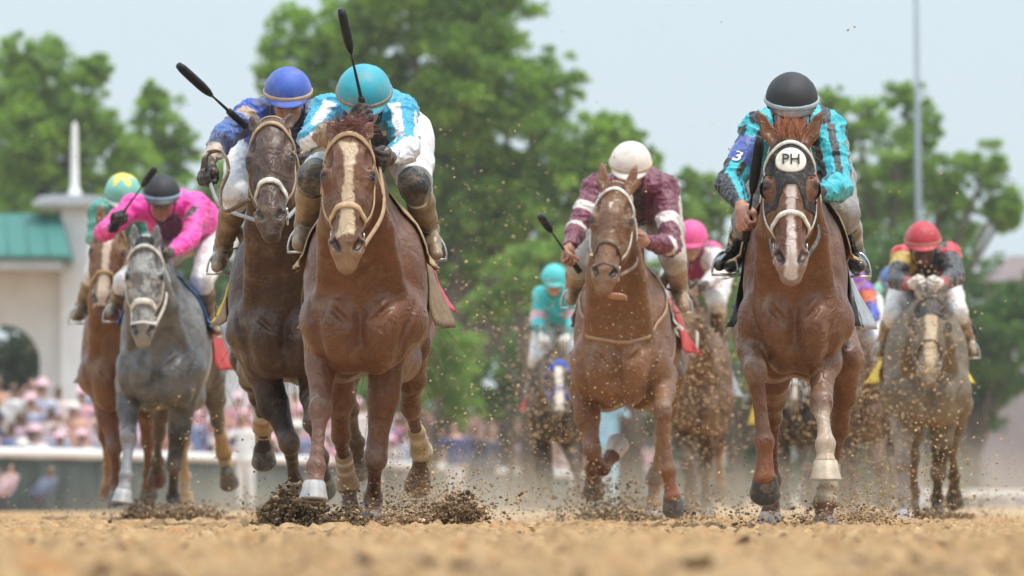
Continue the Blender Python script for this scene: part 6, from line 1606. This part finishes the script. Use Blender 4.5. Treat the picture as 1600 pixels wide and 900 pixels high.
clods('flying_clod', big, rg.uniform(.004, .009, len(big)), dirt_cols(rg, len(big), .2), 'larger pale clods flying above the field', 98)

# ------------------------------------------------------------------ the air
def air():
    m = bpy.data.materials.new('haze'); m.use_nodes = True; nt = m.node_tree; nt.nodes.clear()
    v = nt.nodes.new('ShaderNodeVolumePrincipled'); o = nt.nodes.new('ShaderNodeOutputMaterial'); nt.links.new(v.outputs[0], o.inputs['Volume'])
    v.inputs['Color'].default_value = (.86, .93, 1.0, 1); v.inputs['Density'].default_value = HAZE; v.inputs['Anisotropy'].default_value = .3
    b = MB(); b.box((20, 310, 10), (330, 330, 11.2)); h = b.obj('haze', m, None, False); tag(h, kind='stuff')
def dust(c, hs, dens, label, seed, colr=(.97, .88, .72)):
    """a low cloud of fine sand, thinning upward and to its edges"""
    m = bpy.data.materials.new('dust'); m.use_nodes = True; nt = m.node_tree; nt.nodes.clear(); N = nt.nodes.new; L = nt.links.new
    v = N('ShaderNodeVolumePrincipled'); o = N('ShaderNodeOutputMaterial'); L(v.outputs[0], o.inputs['Volume'])
    v.inputs['Color'].default_value = (*colr, 1); v.inputs['Anisotropy'].default_value = .2
    tc = N('ShaderNodeTexCoord'); n = N('ShaderNodeTexNoise'); n.inputs['Scale'].default_value = 1.6; n.inputs['Detail'].default_value = 3; L(tc.outputs['Object'], n.inputs[0])
    mp = N('ShaderNodeMapping'); mp.inputs['Scale'].default_value = (1 / hs[0], 1 / hs[1], 1 / hs[2]); L(tc.outputs['Object'], mp.inputs[0])
    ln = N('ShaderNodeVectorMath'); ln.operation = 'LENGTH'; L(mp.outputs[0], ln.inputs[0])
    mr = N('ShaderNodeMapRange'); mr.inputs[1].default_value = 1.0; mr.inputs[2].default_value = .15; mr.inputs[3].default_value = 0; mr.inputs[4].default_value = 1; L(ln.outputs['Value'], mr.inputs[0])
    r = ramp(nt, n.outputs[0], .38, .68); a = N('ShaderNodeMath'); a.operation = 'MULTIPLY'; L(mr.outputs[0], a.inputs[0]); L(r.outputs[0], a.inputs[1])
    d = N('ShaderNodeMath'); d.operation = 'MULTIPLY'; d.inputs[1].default_value = dens; L(a.outputs[0], d.inputs[0]); L(d.outputs[0], v.inputs['Density'])
    b = MB(); V = []
    n_, m_ = 20, 10
    for i in range(m_ + 1):
        th = math.pi * .5 * i / m_
        for k in range(n_):
            q = 2 * math.pi * k / n_; V.append((c[0] + hs[0] * math.sin(th) * math.cos(q), c[1] + hs[1] * math.sin(th) * math.sin(q), c[2] + hs[2] * math.cos(th)))
    b.add(V, [(i * n_ + k, i * n_ + (k + 1) % n_, (i + 1) * n_ + (k + 1) % n_, (i + 1) * n_ + k)[::-1] for i in range(m_) for k in range(n_)] + [tuple(m_ * n_ + k for k in range(n_))])
    ob = mesh_obj('dust_cloud', b.V, b.F, m, None, True, origin=c); tag(ob, label, None, None, 'stuff')
HAZE = .0003
air()
dust((.5, 43.0, .02), (2.6, 6.0, .50), .16, 'tan dust hanging low behind the middle horses', 1)
dust((2.9, 46.0, .02), (1.9, 7.0, .65), .16, 'tan dust behind the horses at right', 2)
dust((-2.0, 41.5, .02), (1.3, 4.0, .40), .20, 'thin dust behind the grey horse', 3)
dust((-.35, 28.6, .02), (.75, 1.2, .40), .9, 'puff of sandy dust behind the leading chestnut hooves', 4)
sc.cycles.volume_step_rate = 1.0; sc.cycles.volume_max_steps = 128; sc.cycles.volume_bounces = 1
